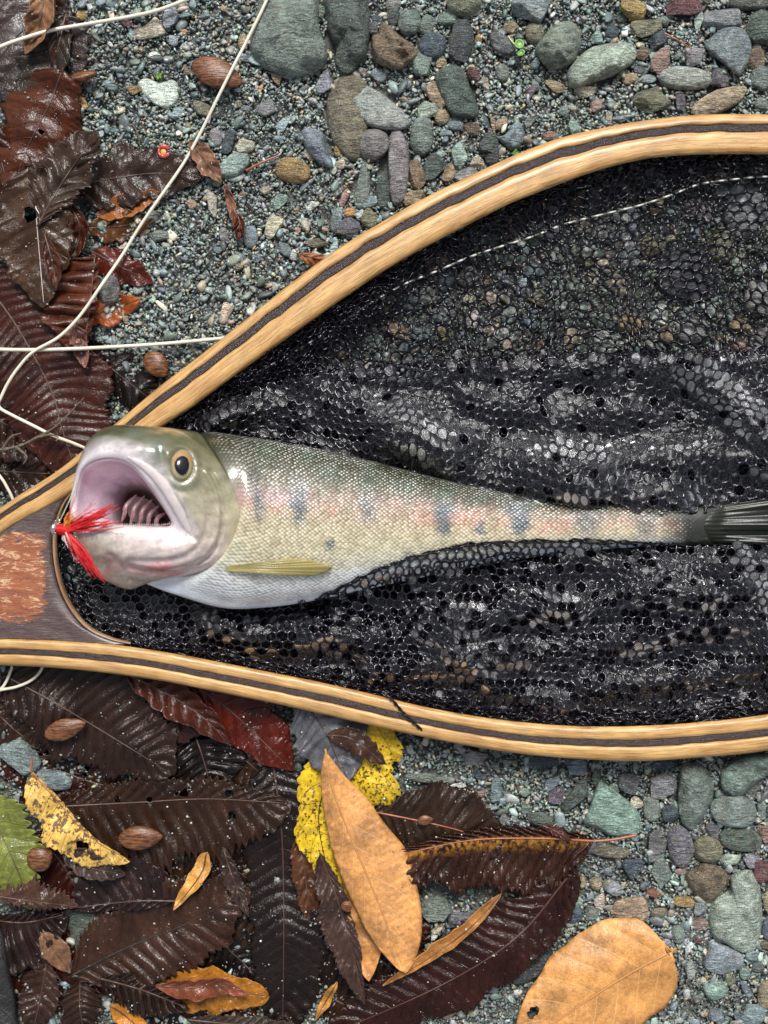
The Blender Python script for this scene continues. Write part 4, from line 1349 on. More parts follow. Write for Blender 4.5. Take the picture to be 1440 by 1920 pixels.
# traced by place and size: colour, x, y, length, breadth, angle of the long side, roundness (r round, a angular)
EL = '''gg 768 42 44 47 0 r|gg 800 49 28 42 15 r|db 810 85 52 54 0 r|ol 870 3 66 58 0 r|dk 867 77 54 84 0 a|gg 840 38 46 30 20 a|gg 790 121 46 60 0 a|tn 826 117 26 26 0 a|tn 816 175 64 32 55 a|pg 798 208 50 34 -25 a
tn 829 220 30 29 0 r|gg 791 255 44 74 5 r|dg 811 316 46 56 0 a|br 781 330 36 60 0 a|tn 841 327 27 40 10 a|mg 860 292 38 50 20 a|bg 854 234 33 22 15 r|br 886 241 36 26 30 a|db 910 230 14 28 -10 a|tn 925 234 12 36 0 a
tn 940 230 20 30 25 a|dg 916 272 42 46 0 a|dk 922 297 30 26 0 r|cr 897 305 32 26 0 a|gy 874 328 46 34 0 a|tn 954 54 32 24 0 a|la 999 16 82 72 0 a|ol 1002 62 36 42 0 r|oc 1184 15 54 54 0 a|ol 1209 52 62 38 -15 a
db 1232 77 32 46 25 a|pk 1242 112 42 60 20 a|pg 1284 147 101 43 4 r|la 1360 36 88 40 -5 a|pg 1310 38 20 46 10 a|tn 1348 190 116 42 -25 r|ol 1220 187 78 50 10 a|gy 1302 107 42 42 0 a|dg 1428 52 60 62 0 r|gg 1427 147 40 46 0 r
gg 1427 195 26 24 0 r|br 1417 112 34 50 0 r|pu 1347 147 42 38 0 a|br 1205 99 26 30 20 a|la 1212 148 40 19 5 a|pu 1200 130 30 18 0 a|tn 1180 148 30 20 -20 r|cr 1100 171 46 24 -10 a|tn 1042 162 44 26 25 a|wh 1141 45 20 19 0 a
dg 1165 36 20 20 0 r|db 1147 61 26 26 0 r|mg 1121 72 26 28 0 a|pu 1275 195 20 46 0 a|cr 1142 221 14 28 0 r|bg 1167 222 38 16 -20 a|la 610 153 32 52 10 a|la 708 141 36 27 0 a|br 678 137 22 16 35 a|gy 701 272 60 58 0 r
oc 549 320 67 47 12 r|mg 439 310 68 40 -38 r|cr 460 274 38 34 0 a|db 430 268 25 52 15 a|gy 405 258 25 36 -10 r|lb 532 231 38 20 -50 a|gg 680 345 30 86 8 a|dg 719 360 28 62 0 r|bg 692 379 36 23 -15 r|ol 690 412 34 44 10 a
og 657 399 24 19 0 r|bg 631 412 22 50 15 r|pu 652 425 48 38 15 a|wh 587 385 30 19 -15 a|mg 522 377 40 25 -38 a|pk 646 369 18 42 15 a|cr 641 306 30 22 -45 a|oc 636 279 19 32 15 r|cr 578 289 30 14 55 a|cr 512 425 34 50 15 a
bg 470 444 28 42 0 r|tn 776 376 48 42 0 a|cr 397 385 24 50 -10 a|gg 300 442 44 28 10 a|gg 285 405 26 40 15 a|tn 268 435 28 22 0 a|gy 419 443 18 36 -15 a|cr 424 585 22 44 20 a|bg 537 470 26 28 0 a|wh 550 478 15 22 15 r
lb 627 463 19 38 10 a|ol 597 457 50 22 -10 a|gy 205 543 44 58 0 r|cr 233 463 19 26 20 a|tn 235 593 14 30 -10 r|la 320 35 33 50 10 a|og 151 191 26 31 -20 a|og 154 29 22 20 0 r|oc 254 170 36 18 -10 a|lb 332 210 25 24 0 a
ol 381 207 46 32 25 a|lb 247 66 14 18 0 r|la 324 76 20 24 -15 a|og 345 60 16 11 0 r|wh 289 105 22 16 -10 r|re 237 42 24 15 25 a|tn 518 146 20 26 0 a|og 488 165 24 11 -55 a|la 459 111 30 17 25 a|tn 456 80 20 32 0 r
gg 601 25 24 32 0 a|dg 736 29 24 44 0 r|db 710 33 24 20 -20 a|pu 701 53 19 26 10 r|dg 1405 2 84 34 0 r|re 1280 14 72 48 0 a|re 887 139 28 32 0 a|cr 909 156 15 32 -10 a|oc 897 77 14 22 0 r|gy 737 10 30 26 0 r
wh 855 1477 42 25 -10 a|bg 930 1483 28 54 0 a|db 1015 1428 68 28 0 a|bg 1078 1438 46 42 0 a|bg 1035 1468 40 22 -40 a|pu 1043 1491 33 35 0 a|dg 1014 1536 56 28 15 r|gy 890 1418 52 38 0 a|gg 805 1459 96 18 5 r|cr 1193 1504 28 25 0 a
gg 1222 1516 32 50 0 r|db 1257 1525 40 38 30 a|gy 1242 1472 54 62 10 a|pu 1181 1466 46 46 0 a|db 1247 1434 50 20 0 r|gg 1375 1521 87 62 5 r|gg 1428 1517 17 40 0 r|dg 1388 1574 82 44 8 r|ol 1326 1594 56 52 0 r|pu 1337 1556 32 34 0 a
pu 1276 1587 50 80 -12 r|pu 1230 1582 38 72 8 a|gg 1242 1637 42 58 10 a|pg 1371 1612 43 24 -15 a|la 1410 1615 34 26 -10 a|ol 1147 1597 76 24 5 r|db 1185 1628 42 38 0 a|la 1150 1665 36 26 30 r|bg 1138 1633 20 20 0 a|rb 1226 1674 30 18 10 r
oc 1282 1690 44 22 5 r|la 1309 1703 29 28 0 a|pk 1313 1731 38 26 35 a|bg 1410 1791 34 21 10 a|dg 1421 1813 24 20 0 r|cr 1316 1839 21 17 0 a|ol 1369 1837 22 25 0 a|pg 1293 1817 22 40 0 a|tn 1436 1867 32 58 0 r|bg 1413 1907 62 48 0 a
la 1249 1768 22 22 0 a|db 1076 1716 36 28 -30 r|dk 995 1812 96 44 -32 r|tn 1442 1690 24 42 0 r|db 1442 1740 30 46 0 r|re 1432 1632 44 52 0 a|re 1309 1764 18 14 0 a|bg 1340 1905 40 30 0 a|gg 820 1700 70 56 0 a|pu 868 1727 64 40 0 a
wh 814 1757 15 15 0 a|bg 34 1418 90 62 20 a|bg 98 1462 78 40 10 r|wh 1236 590 34 40 0 a|tn 742 620 58 30 20 a|cr 1069 632 28 48 0 a|cr 1158 535 46 34 40 a|dk 1290 515 120 110 0 r|gy 1400 400 84 100 0 r|ol 1350 460 60 70 0 r
pk 910 525 24 18 0 a|mg 905 400 30 24 0 a|gg 885 445 40 34 0 a|tn 1225 400 22 18 0 a|gy 1420 560 50 70 0 r|gg 1130 600 50 36 0 a|ol 1010 560 46 34 0 a|gg 1180 470 44 40 0 a|bg 770 570 40 30 0 a|gg 830 590 44 34 20 a
tn 1180 610 70 44 10 a|gy 1300 620 64 50 0 r|pg 1385 500 40 44 0 a|ol 1215 465 60 40 20 a|gy 1310 395 56 44 0 a|cr 1420 320 30 24 0 a|tn 1385 610 44 30 0 a|pg 1080 540 44 38 0 a|gg 1030 620 60 36 10 a|bg 1000 505 50 34 0 a|gy 1130 440 44 36 0 r|pg 960 590 44 34 0 a|cr 880 560 26 22 0 a|mg 700 640 34 26 0 a|tn 640 665 34 20 10 a|gg 1110 1290 60 30 5 a|bg 1180 1275 50 34 0 a|dg 1040 1262 46 34 0 a|gg 1330 1240 54 40 0 a|gg 1260 1300 60 34 0 a|tn 1385 1235 40 26 0 a|cr 1240 800 42 30 0 a|gg 1010 1310 44 24 0 a|gg 1370 1300 60 30 0 a'''
LAND = [('the largest boulder at the top', 540, 70, 70), ('the long wet green boulder', 655, 60, 60), ('the jagged brown rock', 738, 88, 40), ('the dark slate wedge', 855, 175, 45), ('the green sprout', 975, 90, 12), ('the long stone with a purple pit', 1130, 122, 60),
        ('the fan-shaped blue-grey stone', 1368, 95, 45), ('the pale green oval stone', 1284, 147, 45), ('the upright grey splinter', 747, 312, 35), ('the pale oblong slab', 710, 205, 45), ('the ochre egg stone', 549, 320, 30), ('the pastel green oblong pebble', 439, 310, 30),
        ('the white flake', 300, 175, 35), ('the red husk', 307, 284, 12), ('the brown seed husk at the top', 407, 137, 30), ('the cream trapezoid chip', 282, 55, 28), ('the brown curled leaf scrap', 385, 303, 30), ('the yellow quartz at the top edge', 1184, 15, 30),
        ('the bend of the hoop\'s upper arm', 1100, 255, 20), ('the straight upper arm of the hoop', 560, 530, 20), ('the white seam cord', 1000, 445, 15), ('the big mint slate', 1150, 1520, 48), ('the egg-shaped boulder', 1305, 1490, 50), ('the craggy brown rock', 1325, 1655, 40), ('the ribbed pale boulder', 1380, 1710, 55),
        ('the round tan leaf', 1140, 1820, 120), ('the pleated leaf', 930, 1620, 90), ('the long tan leaf', 700, 1620, 80), ('the tip of the pleated leaf\'s stalk', 1190, 1567, 10), ('the lavender-grey rock', 1355, 1797, 35), ('the triangular boulder at the right edge', 1400, 1450, 45), ('the hoop\'s lower arm', 1000, 1390, 20), ('the trout\'s tail', 1400, 985, 40), ('the big black stone under the net', 1290, 515, 60),
        ('the brown leaf pile on the left', 100, 450, 110), ('the oval ribbed leaf', 810, 1520, 80), ('the level leaf with insect holes', 330, 1530, 90), ('the mottled yellow leaf', 140, 1530, 60), ('the lime green leaf', 30, 1580, 50), ('the black upright leaf', 530, 1700, 60), ('the bottom left driftwood', 0, 1840, 40), ('the orange-brown leaf', 380, 1850, 70), ('the speckled yellow leaf', 600, 1480, 60), ('the broad brown leaf', 300, 1760, 90), ('the bend in the fly line', 0, 756, 20), ('the longest maroon leaf', 80, 690, 90), ('the torn leaf', 70, 440, 60), ('the small white chip', 855, 1477, 20), ('the big rugged boulder', 1048, 88, 45), ('the tan driftlike stone', 1348, 190, 50), ('the round green pebble', 768, 42, 22)]
used_labels = {}


def where(x, y, n):
    r = sorted((math.hypot(x - lx, y - ly) - lr * .6, nm, x - lx, y - ly) for nm, lx, ly, lr in LAND if math.hypot(x - lx, y - ly) > 8)
    d, nm, dx, dy = r[n]
    a = math.degrees(math.atan2(-dy, dx)) % 360
    side = ['right of', 'above and right of', 'above', 'above and left of', 'left of', 'below and left of', 'below', 'below and right of'][int(((a + 22.5) % 360) // 45)]
    far = 'just ' if d < 35 else ('' if d < 90 else 'well ')
    return far + side + ' ' + nm


def stone_label(col, shape, x, y, group):
    for n in (0, 1, 2, 3, 4):
        s = '%s %s %s' % (WORD[col], shape, where(x, y, n))
        if s not in used_labels and len(s.split()) <= 16:
            used_labels[s] = 1
            return s
    s = '%s %s between %s and %s' % (WORD[col], shape, where(x, y, 0).split(' of ')[-1], where(x, y, 1).split(' of ')[-1])
    used_labels[s] = 1
    return s


def jitcol(c, k=.12):
    f = 1 + random.uniform(-k, k)
    return tuple(max(.01, v * f * (1 + random.uniform(-.06, .06))) for v in c) + (1,)


def poly_stone(pts, thick, flat, rough, seed):
    n = 56
    o = crom(pts, n, closed=True)
    c = o.mean(0)
    prof = [(.90, -.45), (1.0, -.12), (1.02, .12), (1.0, .38), (.975, .58), (.93, .74), (.85, .86), (.72, .94), (.55, .985), (.36, 1.0), (.17, 1.01)] if flat else \
           [(.86, -.45), (.97, -.15), (1.01, .05), (1.0, .22), (.96, .42), (.885, .60), (.78, .75), (.64, .87), (.48, .95), (.31, .99), (.15, 1.01)]
    V = []
    off = Vector((seed * 3.1, seed * 1.7, seed))
    size = math.sqrt(abs(np.ptp(o[:, 0]) * np.ptp(o[:, 1])))
    for f, z in prof:
        for p in o:
            q = c + (p - c) * f
            v = Vector((q[0], q[1], z * thick))
            nz = noise.fractal(v / (size * .42) + off, .9, 2.2, 5) * rough * thick * .30
            nz += (abs(noise.noise(v / (size * .20) + off)) - .25) * rough * thick * .12
            rad = 1 + noise.noise(v / (size * .3) + off) * .03 * rough
            q = c + (p - c) * f * rad
            V.append((q[0], q[1], z * thick + nz * (1 if z > .2 else .2)))
    V.append((c[0], c[1], thick * 1.01))
    F = []
    k = len(prof)
    for i in range(k - 1):
        for j in range(n):
            a, b = i * n + j, i * n + (j + 1) % n
            F.append((a, a + n, b + n, b))
    for j in range(n):
        F.append(((k - 1) * n + j, len(V) - 1, (k - 1) * n + (j + 1) % n))
    return V, F


import bmesh
_ico = {}


def ico(sub):
    if sub not in _ico:
        bm = bmesh.new(); bmesh.ops.create_icosphere(bm, subdivisions=sub, radius=1.0)
        _ico[sub] = (np.array([v.co[:] for v in bm.verts]), np.array([[v.index for v in f.verts] for f in bm.faces])); bm.free()
    return _ico[sub]


def lump(kind, seed, sub=4, rough=1.0):
    """unit stone: rounded or with planes broken off it"""
    V, F = ico(sub)
    r = np.random.default_rng(seed)
    V = np.sign(V) * np.abs(V) ** (.86 if kind == 'r' else .78)
    if kind == 'a':
        for q in range(13):
            n = r.normal(size=3); n[2] *= .8
            if q == 0: n = np.array([r.normal() * .25, r.normal() * .25, 1])
            n /= np.linalg.norm(n)
            d = r.uniform(.50, .66) if q < 4 else r.uniform(.62, .88)
            s = V @ n - d
            V = V - np.outer(np.clip(s, 0, None) * .94, n)
    elif kind == 'r':
        for _ in range(3):
            n = r.normal(size=3); n /= np.linalg.norm(n)
            d = r.uniform(.78, .92)
            s = V @ n - d
            V = V - np.outer(np.clip(s, 0, None) * .6, n)
    off = Vector(r.uniform(-50, 50, 3))
    amp = (.10 if kind == 'a' else .05) * rough
    out = []
    for v in V:
        p = Vector(v)
        k = 1 + amp * noise.fractal(p * 1.8 + off, .9, 2.1, 4) + amp * .5 * (abs(noise.noise(p * 4 + off)) - .2)
        out.append(p * k)
    V = np.array(out)
    for ax in range(3):
        V[:, ax] /= max(abs(V[:, ax].min()), V[:, ax].max())
    return V, F


placed = []           # x, y, radius of every stone set down by hand


def add_stone(me, x, y, w, h, th, ang, col, label, group, z=None, sink=.22):
    o = bpy.data.objects.new('stone', me)
    zc = th * (.5 - sink) if z is None else z
    o.location = P(x, y, zc)
    k = (D - zc) / D
    o.scale = (w / 2 * S * k, h / 2 * S * k, th / 2 * S)
    o.rotation_euler = (0, 0, -math.radians(ang))
    o.color = jitcol(PALC[col])
    COL.objects.link(o)
    tag(o, label, 'stone', group)
    placed.append((x, y, max(w, h) / 2, min(w, h) / 2))
    return o


def build_stones():
    for i, (col, word, th, flat, pts) in enumerate(POLYS):
        V, F = poly_stone(pts, th, flat, 1.3 if col in ('br', 'dg', 'gg', 'pg') else .8, i + 1)
        V = [(x, y, z - th * .12) for x, y, z in V]
        cx, cy = np.mean([p[0] for p in pts]), np.mean([p[1] for p in pts])
        o = put('stone', PA(V), F, M['stone'], origin=P(cx, cy, 0))
        o.color = jitcol(PALC[col], .05)
        lab = WORD[col] + ' ' + word + ' ' + where(cx, cy, 1 if math.hypot(*(np.array([cx, cy]) - min(((l[1], l[2]) for l in LAND), key=lambda q: math.hypot(q[0] - cx, q[1] - cy)))) < 40 else 0)
        if len(lab.split()) > 16: lab = WORD[col] + ' ' + word + ' ' + min((where(cx, cy, q) for q in range(4)), key=lambda v: len(v.split()))
        used_labels[lab] = 1
        tag(o, lab, 'stone', 'stones of the river shore')
        placed.append((cx, cy, max(np.ptp([p[0] for p in pts]), np.ptp([p[1] for p in pts])) / 2, min(np.ptp([p[0] for p in pts]), np.ptp([p[1] for p in pts])) / 2))
    for i, row in enumerate(EL.replace('\n', '|').split('|')):
        c, x, y, w, h, a, kd = row.split()
        x, y, w, h, a = map(float, (x, y, w, h, a))
        big = w * h > 1600
        V, F = lump(kd, 100 + i, 4 if big else 3, 1.0 if kd == 'a' else .8)
        me = mesh_np('stone', V, F, M['stone'])
        if kd == 'a': me.set_sharp_from_angle(angle=math.radians(24 if big else 30))
        s = min(w, h)
        th = s * (.75 if kd == 'r' else .78)
        # under the hoop's arms and the netting stones lie deeper
        shape = ('large ' if w * h > 3000 else 'small ' if w * h < 700 else '') + ('long ' if max(w, h) / s > 1.9 else '') + ('smooth pebble' if kd == 'r' else 'angular stone')
        inside = inpoly(np.array([x]), np.array([y]), HOOP_IN)[0]
        if inside: th = min(th, 34)
        th = min(th, 62)
        add_stone(me, x, y, w, h, th, a, c, stone_label(c, shape, x, y, ''), 'stones of the river shore', sink=.32 if inside else .27)


build_stones()


def free(x, y, r, k=.8):
    for (a, b, r1, r2) in placed:
        if (a - x) ** 2 + (b - y) ** 2 < ((r1 * .5 + r2 * .5) * .92 + r * k) ** 2: return False
    return True


def build_small_stones():
    protos = []
    for i in range(16):
        V, F = lump('r' if i % 5 == 0 else 'a', 900 + i, 3)
        protos.append(mesh_np('stone', V, F, M['stone']))
        if i % 5: protos[-1].set_sharp_from_angle(angle=math.radians(30))
    keys = ['gg'] * 6 + ['bg'] * 4 + ['dg'] * 3 + ['db', 'ol', 'ol', 'tn', 'tn', 'cr', 'br', 'pu', 'gy', 'gy', 'mg', 'la', 'pk', 'wh']
    zones = [((640, 1440), (0, 440), 26, (20, 34)), ((340, 640), (180, 520), 10, (14, 22)), ((780, 1440), (1400, 1920), 30, (18, 34)), ((700, 1440), (330, 650), 60, (24, 50)), ((120, 460), (0, 260), 6, (12, 18))]
    for (xr, yr, n, sr) in zones:
        k = 0; tries = 0
        while k < n and tries < 4000:
            tries += 1
            x, y = random.uniform(*xr), random.uniform(*yr)
            s = random.uniform(*sr)
            if not free(x, y, s / 2, 1.0): continue
            on_arm = inpoly(np.array([x]), np.array([y]), list(map(tuple, ua)) + list(map(tuple, ub[::-1])))[0] or inpoly(np.array([x]), np.array([y]), list(map(tuple, la)) + list(map(tuple, lb[::-1])))[0]
            if on_arm or (1400 < y < 1920 and x < 1060 and y > 1560 and x < 1040): continue
            if inpoly(np.array([x]), np.array([y]), [(960, 1920), (990, 1800), (1100, 1720), (1250, 1740), (1310, 1840), (1270, 1920)])[0]: continue
            c = random.choice(keys if not (330 < y < 650) else keys + ['cr', 'tn', 'pg', 'cr', 'mg', 'lb', 'gy', 'tn', 'pg', 'wh'])
            w, h = s * random.uniform(1, 1.35), s * random.uniform(.65, 1)
            inside = inpoly(np.array([x]), np.array([y]), HOOP_IN)[0]
            th = min(s * .8, 26 if inside else 40)
            sh = ('small ' if w * h < 700 else '') + random.choice(['stone', 'pebble'])
            add_stone(random.choice(protos), x, y, w, h, th, random.uniform(0, 180), c, stone_label(c, sh, x, y, ''), 'stones of the river shore', sink=.25)
            k += 1


build_small_stones()


# ------------------------------------------------------------------ pebbles and grit too many to count
def scatter(name, n, smin, smax, sub, label, seed, zmax, power=1.6, avoid=.75, bright=1.0, xr=(-160, 1600), yr=(-160, 2080), hollow=False):
    r = np.random.default_rng(seed)
    x = r.uniform(*xr, n * 2); y = r.uniform(*yr, n * 2)
    s = smin + (smax - smin) * r.random(n * 2) ** power
    keep = np.ones(len(x), bool)
    if hollow: keep &= (x < -140) | (x > 1580) | (y < -140) | (y > 2060)
    # nothing is seen beneath the trout and the densest litter: thin those out
    hid = inpoly(x, y, [(170, 880), (400, 830), (1300, 955), (1300, 1015), (600, 1110), (300, 1090)])
    hid |= inpoly(x, y, [(420, 830), (650, 720), (1400, 700), (1400, 930), (900, 910)])
    keep &= ~(hid & (r.random(len(x)) < .85))
    hid2 = inpoly(x, y, [(130, 1100), (600, 1120), (1600, 1060), (1600, 1200), (1300, 1330), (800, 1320), (300, 1200)]) | inpoly(x, y, [(0, 1280), (500, 1330), (1040, 1580), (1000, 1780), (700, 1900), (0, 1900)]) | inpoly(x, y, [(-160, -160), (95, 0), (160, 300), (180, 640), (140, 900), (-160, 1000)])
    hid2 |= (x < -20) | (x > 1460) | (y < -20) | (y > 1940)
    keep &= ~(hid2 & (r.random(len(x)) < .6)) | hollow
    if smin > 5:      # under the net lie larger stones
        keep &= ~(inpoly(x, y, [(640, 600), (800, 480), (1100, 340), (1440, 300), (1600, 320), (1600, 660), (640, 690)]) & (r.random(len(x)) < .75))
    for (a, b, r1, r2) in placed:
        rr = (r1 + r2) / 2 * avoid
        if rr < 8: continue
        keep &= ((x - a) ** 2 + (y - b) ** 2) > rr ** 2
    x, y, s = x[keep][:n], y[keep][:n], s[keep][:n]
    n = len(x)
    if sub == 0:
        B = np.array([(-1, -1, -1), (1, -1, -1), (1, 1, -1), (-1, 1, -1), (-1, -1, 1), (1, -1, 1), (1, 1, 1), (-1, 1, 1)], float) * .62
        F = np.array([(0, 2, 1), (0, 3, 2), (4, 5, 6), (4, 6, 7), (0, 1, 5), (0, 5, 4), (1, 2, 6), (1, 6, 5), (2, 3, 7), (2, 7, 6), (3, 0, 4), (3, 4, 7)])
    else:
        B, F = ico(sub)
    nv = len(B)
    V = B[None] * (1 + r.normal(0, .22 if sub == 0 else .10, (n, nv, 1))) + r.normal(0, .12 if sub == 0 else .03, (n, nv, 3))
    if sub:
        for _ in range(6):
            nn = r.normal(size=(n, 3)); nn /= np.linalg.norm(nn, axis=1)[:, None]
            d = r.uniform(.48, .85, n)
            sd = np.clip((V * nn[:, None]).sum(-1) - d[:, None], 0, None)
            V = V - sd[..., None] * nn[:, None]
    sx = r.uniform(.85, 1.75, n); sy = r.uniform(.6, 1.05, n); sz = r.uniform(.32, .7, n)
    V = V * np.stack([sx, sy, sz], 1)[:, None] * (s / 2)[:, None, None]
    # random tilt
    q = r.normal(size=(n, 4)) * np.array([1, .35, .35, 1]); q /= np.linalg.norm(q, axis=1)[:, None]
    w, a, b, c = q.T
    Rm = np.stack([1 - 2 * (b * b + c * c), 2 * (a * b - c * w), 2 * (a * c + b * w), 2 * (a * b + c * w), 1 - 2 * (a * a + c * c), 2 * (b * c - a * w), 2 * (a * c - b * w), 2 * (b * c + a * w), 1 - 2 * (a * a + b * b)], 1).reshape(n, 3, 3)
    V = np.einsum('nij,nvj->nvi', Rm, V)
    z = r.uniform(-1, zmax, n) + s * .1
    V[..., 1] *= -1
    V = V + np.stack([x, y, z], 1)[:, None]
    pal = np.array([(.17, .20, .175), (.10, .125, .11), (.15, .185, .195), (.07, .085, .095), (.20, .19, .14), (.30, .37, .33), (.36, .29, .19), (.50, .45, .34), (.24, .235, .225), (.24, .24, .26), (.62, .60, .56), (.50, .30, .14), (.24, .15, .11), (.06, .06, .06)]) * bright
    pw = np.array([10, 8, 8, 7, 7, 4, 3.5, 1.6, 9, 3, .6, .7, 2.5, 6.0]); pw /= pw.sum()
    ci = r.choice(len(pal), n, p=pw)
    C = 1.34 * (pal[ci] * .72 + np.array([.165, .185, .17]) * .28) * r.uniform(.7, 1.35, (n, 1)) * r.uniform(.93, 1.07, (n, 3))
    Wd = Wave(170, 8, 77)
    C = C * (1 - .22 * np.clip(Wd(x, y), -.6, 1.5))[:, None] * np.array([.96, 1.02, 1.01])
    C = np.repeat(C, nv, 0)
    Fa = (F[None] + (np.arange(n) * nv)[:, None, None]).reshape(-1, 3)
    o = put(name, PA(V.reshape(-1, 3)), Fa, M['grit'], origin=(0, 0, 0), smooth=False, col=C)
    tag(o, label, kind='stuff')
    return o


scatter('gravel', 4300, 10, 25, 2, 'loose pebbles of mixed grey, green and tan gravel', 301, 5, 1.7)
scatter('grit', 34000, 6, 12, 1, 'wet multicoloured grit between the pebbles', 302, 5, 1.5)
scatter('coarse_sand', 78000, 3.2, 7.0, 0, 'coarse wet sand between the stones', 303, 4, 1.2)
scatter('outer_gravel', 15000, 9, 30, 1, 'gravel of the shore all round', 304, 6, 1.4, xr=(-1100, 2700), yr=(-1100, 2900), hollow=True)
# ------------------------------------------------------------------ fallen leaves
leaf_geo = []        # world-space geometry kept for laying grains of sand on the leaves


def leaf(name, label, mid, wl, wr, z, col, mat='leaf', veins=13, slant=2.2, pleat=3.0, serr=.06, shape=(.85, .8), curl=0.0, fold=0.0, holes=(), bend=0.0,
         rib=None, ribr=1.9, vlite=.35, stem=None, wave=9.0, seed=None, nu=None, group=None, tipw=0.0, twist=0.0, ragged=.03, zr=None):
    """mid: midrib from stalk to tip; wl / wr: half-widths left and right of the way it runs; z: height, zr: rise along it"""
    seed = seed if seed is not None else len(leaf_geo) + 1
    serr *= (.5, 1.0, 1.5, .8, 1.25)[seed % 5]
    L = sum(math.dist(a[:2], b[:2]) for a, b in zip(mid, mid[1:]))
    big = L > 130
    if veins >= 7 and mat == 'leaf': wl, wr = wl * 1.12, wr * 1.12
    nu = nu or (min(200, int(L * .62) + 20))
    nh = 13 if big else 8
    m = crom([p[:2] for p in mid], nu)
    T = np.gradient(m, axis=0); T /= np.linalg.norm(T, axis=1)[:, None] + 1e-9
    N = np.stack([-T[:, 1], T[:, 0]], 1)
    W1, W2, W3 = Wave(max(50, L * .35), 7, seed), Wave(14, 8, seed + 50), Wave(max(30, L * .22), 6, seed + 99)
    V = []; UV = []
    ss = np.concatenate([-np.linspace(1, 0, nh) ** .9, np.linspace(0, 1, nh)[1:] ** .9])
    for i in range(nu):
        t = i / (nu - 1)
        a, b = shape
        prof = max(0.0, math.sin(math.pi * min(1, t) ** a)) ** b
        prof = max(prof, tipw * (t > .5))
        zl = z + (zr[0] * (1 - t) + zr[1] * t if zr else 0) + bend * math.sin(math.pi * t)
        for s in ss:
            q = t * veins - abs(s) ** 1.1 * slant * .5 + .5
            w = (wr if s > 0 else wl)
            qe = t * veins * 2.0
            saw = (qe % 1.0)
            ed = 1 + serr * (saw - .5) * 2 + ragged * float((W3 if mat == 'tan' else W2)(m[i, 0] * 1.0, m[i, 1] + (60 if s > 0 else 0)))
            wd = w * prof * (1 + (.0 if mat == 'tan' else .13) * float(W3(m[i, 0] * 1.3 + (300 if s > 0 else 0), m[i, 1]))) * (ed if abs(s) > .8 else 1 + (ed - 1) * max(0, (abs(s) - .5) / .3))
            off = abs(s) * wd
            # side veins run forward towards the edge
            x = m[i, 0] + N[i, 0] * off * (1 if s > 0 else -1) + T[i, 0] * abs(s) * w * .10
            y = m[i, 1] + N[i, 1] * off * (1 if s > 0 else -1) + T[i, 1] * abs(s) * w * .10
            fr = abs((q % 1.0) - .5) * 2                 # 1 at a vein
            pl = -1.45 * pleat * (fr ** 2.2) * min(1, abs(s) * 5) * (1 - .35 * abs(s)) * min(1, prof * 2.5)
            zz = zl + pl + wave * .6 * float(W1(x, y)) + .7 * float(W2(x, y)) * (.3 + abs(s))
            zz += curl * wd / 40 * abs(s) ** 2.2 * 10 + fold * abs(s) * wd * .35 + twist * s * w * (t - .5)
            zz -= 1.8 * math.exp(-(s / .07) ** 2)
            V.append((x, y, zz)); UV.append((q, s))
    nr = len(ss)
    Vn = np.array(V)
    F = []
    inside = np.zeros(len(Vn), int)
    for hi, (hx, hy, hr) in enumerate(holes):
        dx, dy = Vn[:, 0] - hx, Vn[:, 1] - hy
        d = np.hypot(dx, dy)
        rr = hr * (1 + .18 * np.sin(3 * np.arctan2(dy, dx) + hx) + .08 * np.sin(7 * np.arctan2(dy, dx)))
        k = d < rr
        inside[k] = hi + 1
        Vn[k, 0] += dx[k] * (rr[k] / np.maximum(d[k], .5) - 1); Vn[k, 1] += dy[k] * (rr[k] / np.maximum(d[k], .5) - 1)
    for i in range(nu - 1):
        for j in range(nr - 1):
            a = i * nr + j
            if holes and inside[[a, a + 1, a + nr + 1, a + nr]].min() > 0: continue
            F.append((a, a + nr, a + nr + 1, a + 1))
    Vn[:, 2] = np.maximum(Vn[:, 2], 3.0)
    W = PA(Vn)
    o = put(name, W, F, M[mat], origin=P(*np.mean([p[:2] for p in mid], 0), z), uv=UV)
    if mat in ('leaf', 'gold') and sum(col) < .25: col = (col[0] * .56, col[1] * .50, col[2] * .42)
    o.color = (*col, vlite)
    so = o.modifiers.new('thickness', 'SOLIDIFY'); so.thickness = 1.3 * S; so.offset = 1
    tag(o, label, 'leaf', group)
    leaf_geo.append((W, F, o))
    # midrib (and stalk) as a part
    c = nh - 1
    pts = [tuple(Vn[i * nr + c] + (0, 0, .6)) for i in range(0, nu - 2, 3)]
    if stem:
        z0 = pts[0][2]
        pts = [(sx, sy, z0 + sz) for sx, sy, sz in stem] + pts
    p = crom(pts, max(20, len(pts)))
    r = np.linspace(ribr, .55, len(p)) * S
    v, f, u = tube(PA(p), r, 7)
    put('midrib' if not stem else 'stalk', v, f, M[rib or 'midrib'], parent=o, uv=u)
    return o


DKB = (.030, .017, .012); MAR = (.060, .014, .009); BLK = (.014, .010, .009); BRN = (.055, .028, .016); RED = (.13, .022, .010); ORB = (.22, .075, .018); PUR = (.042, .028, .028); GRY = (.060, .050, .052)
LG = 'fallen leaves on the shore'
TAN = (.50, .23, .070)

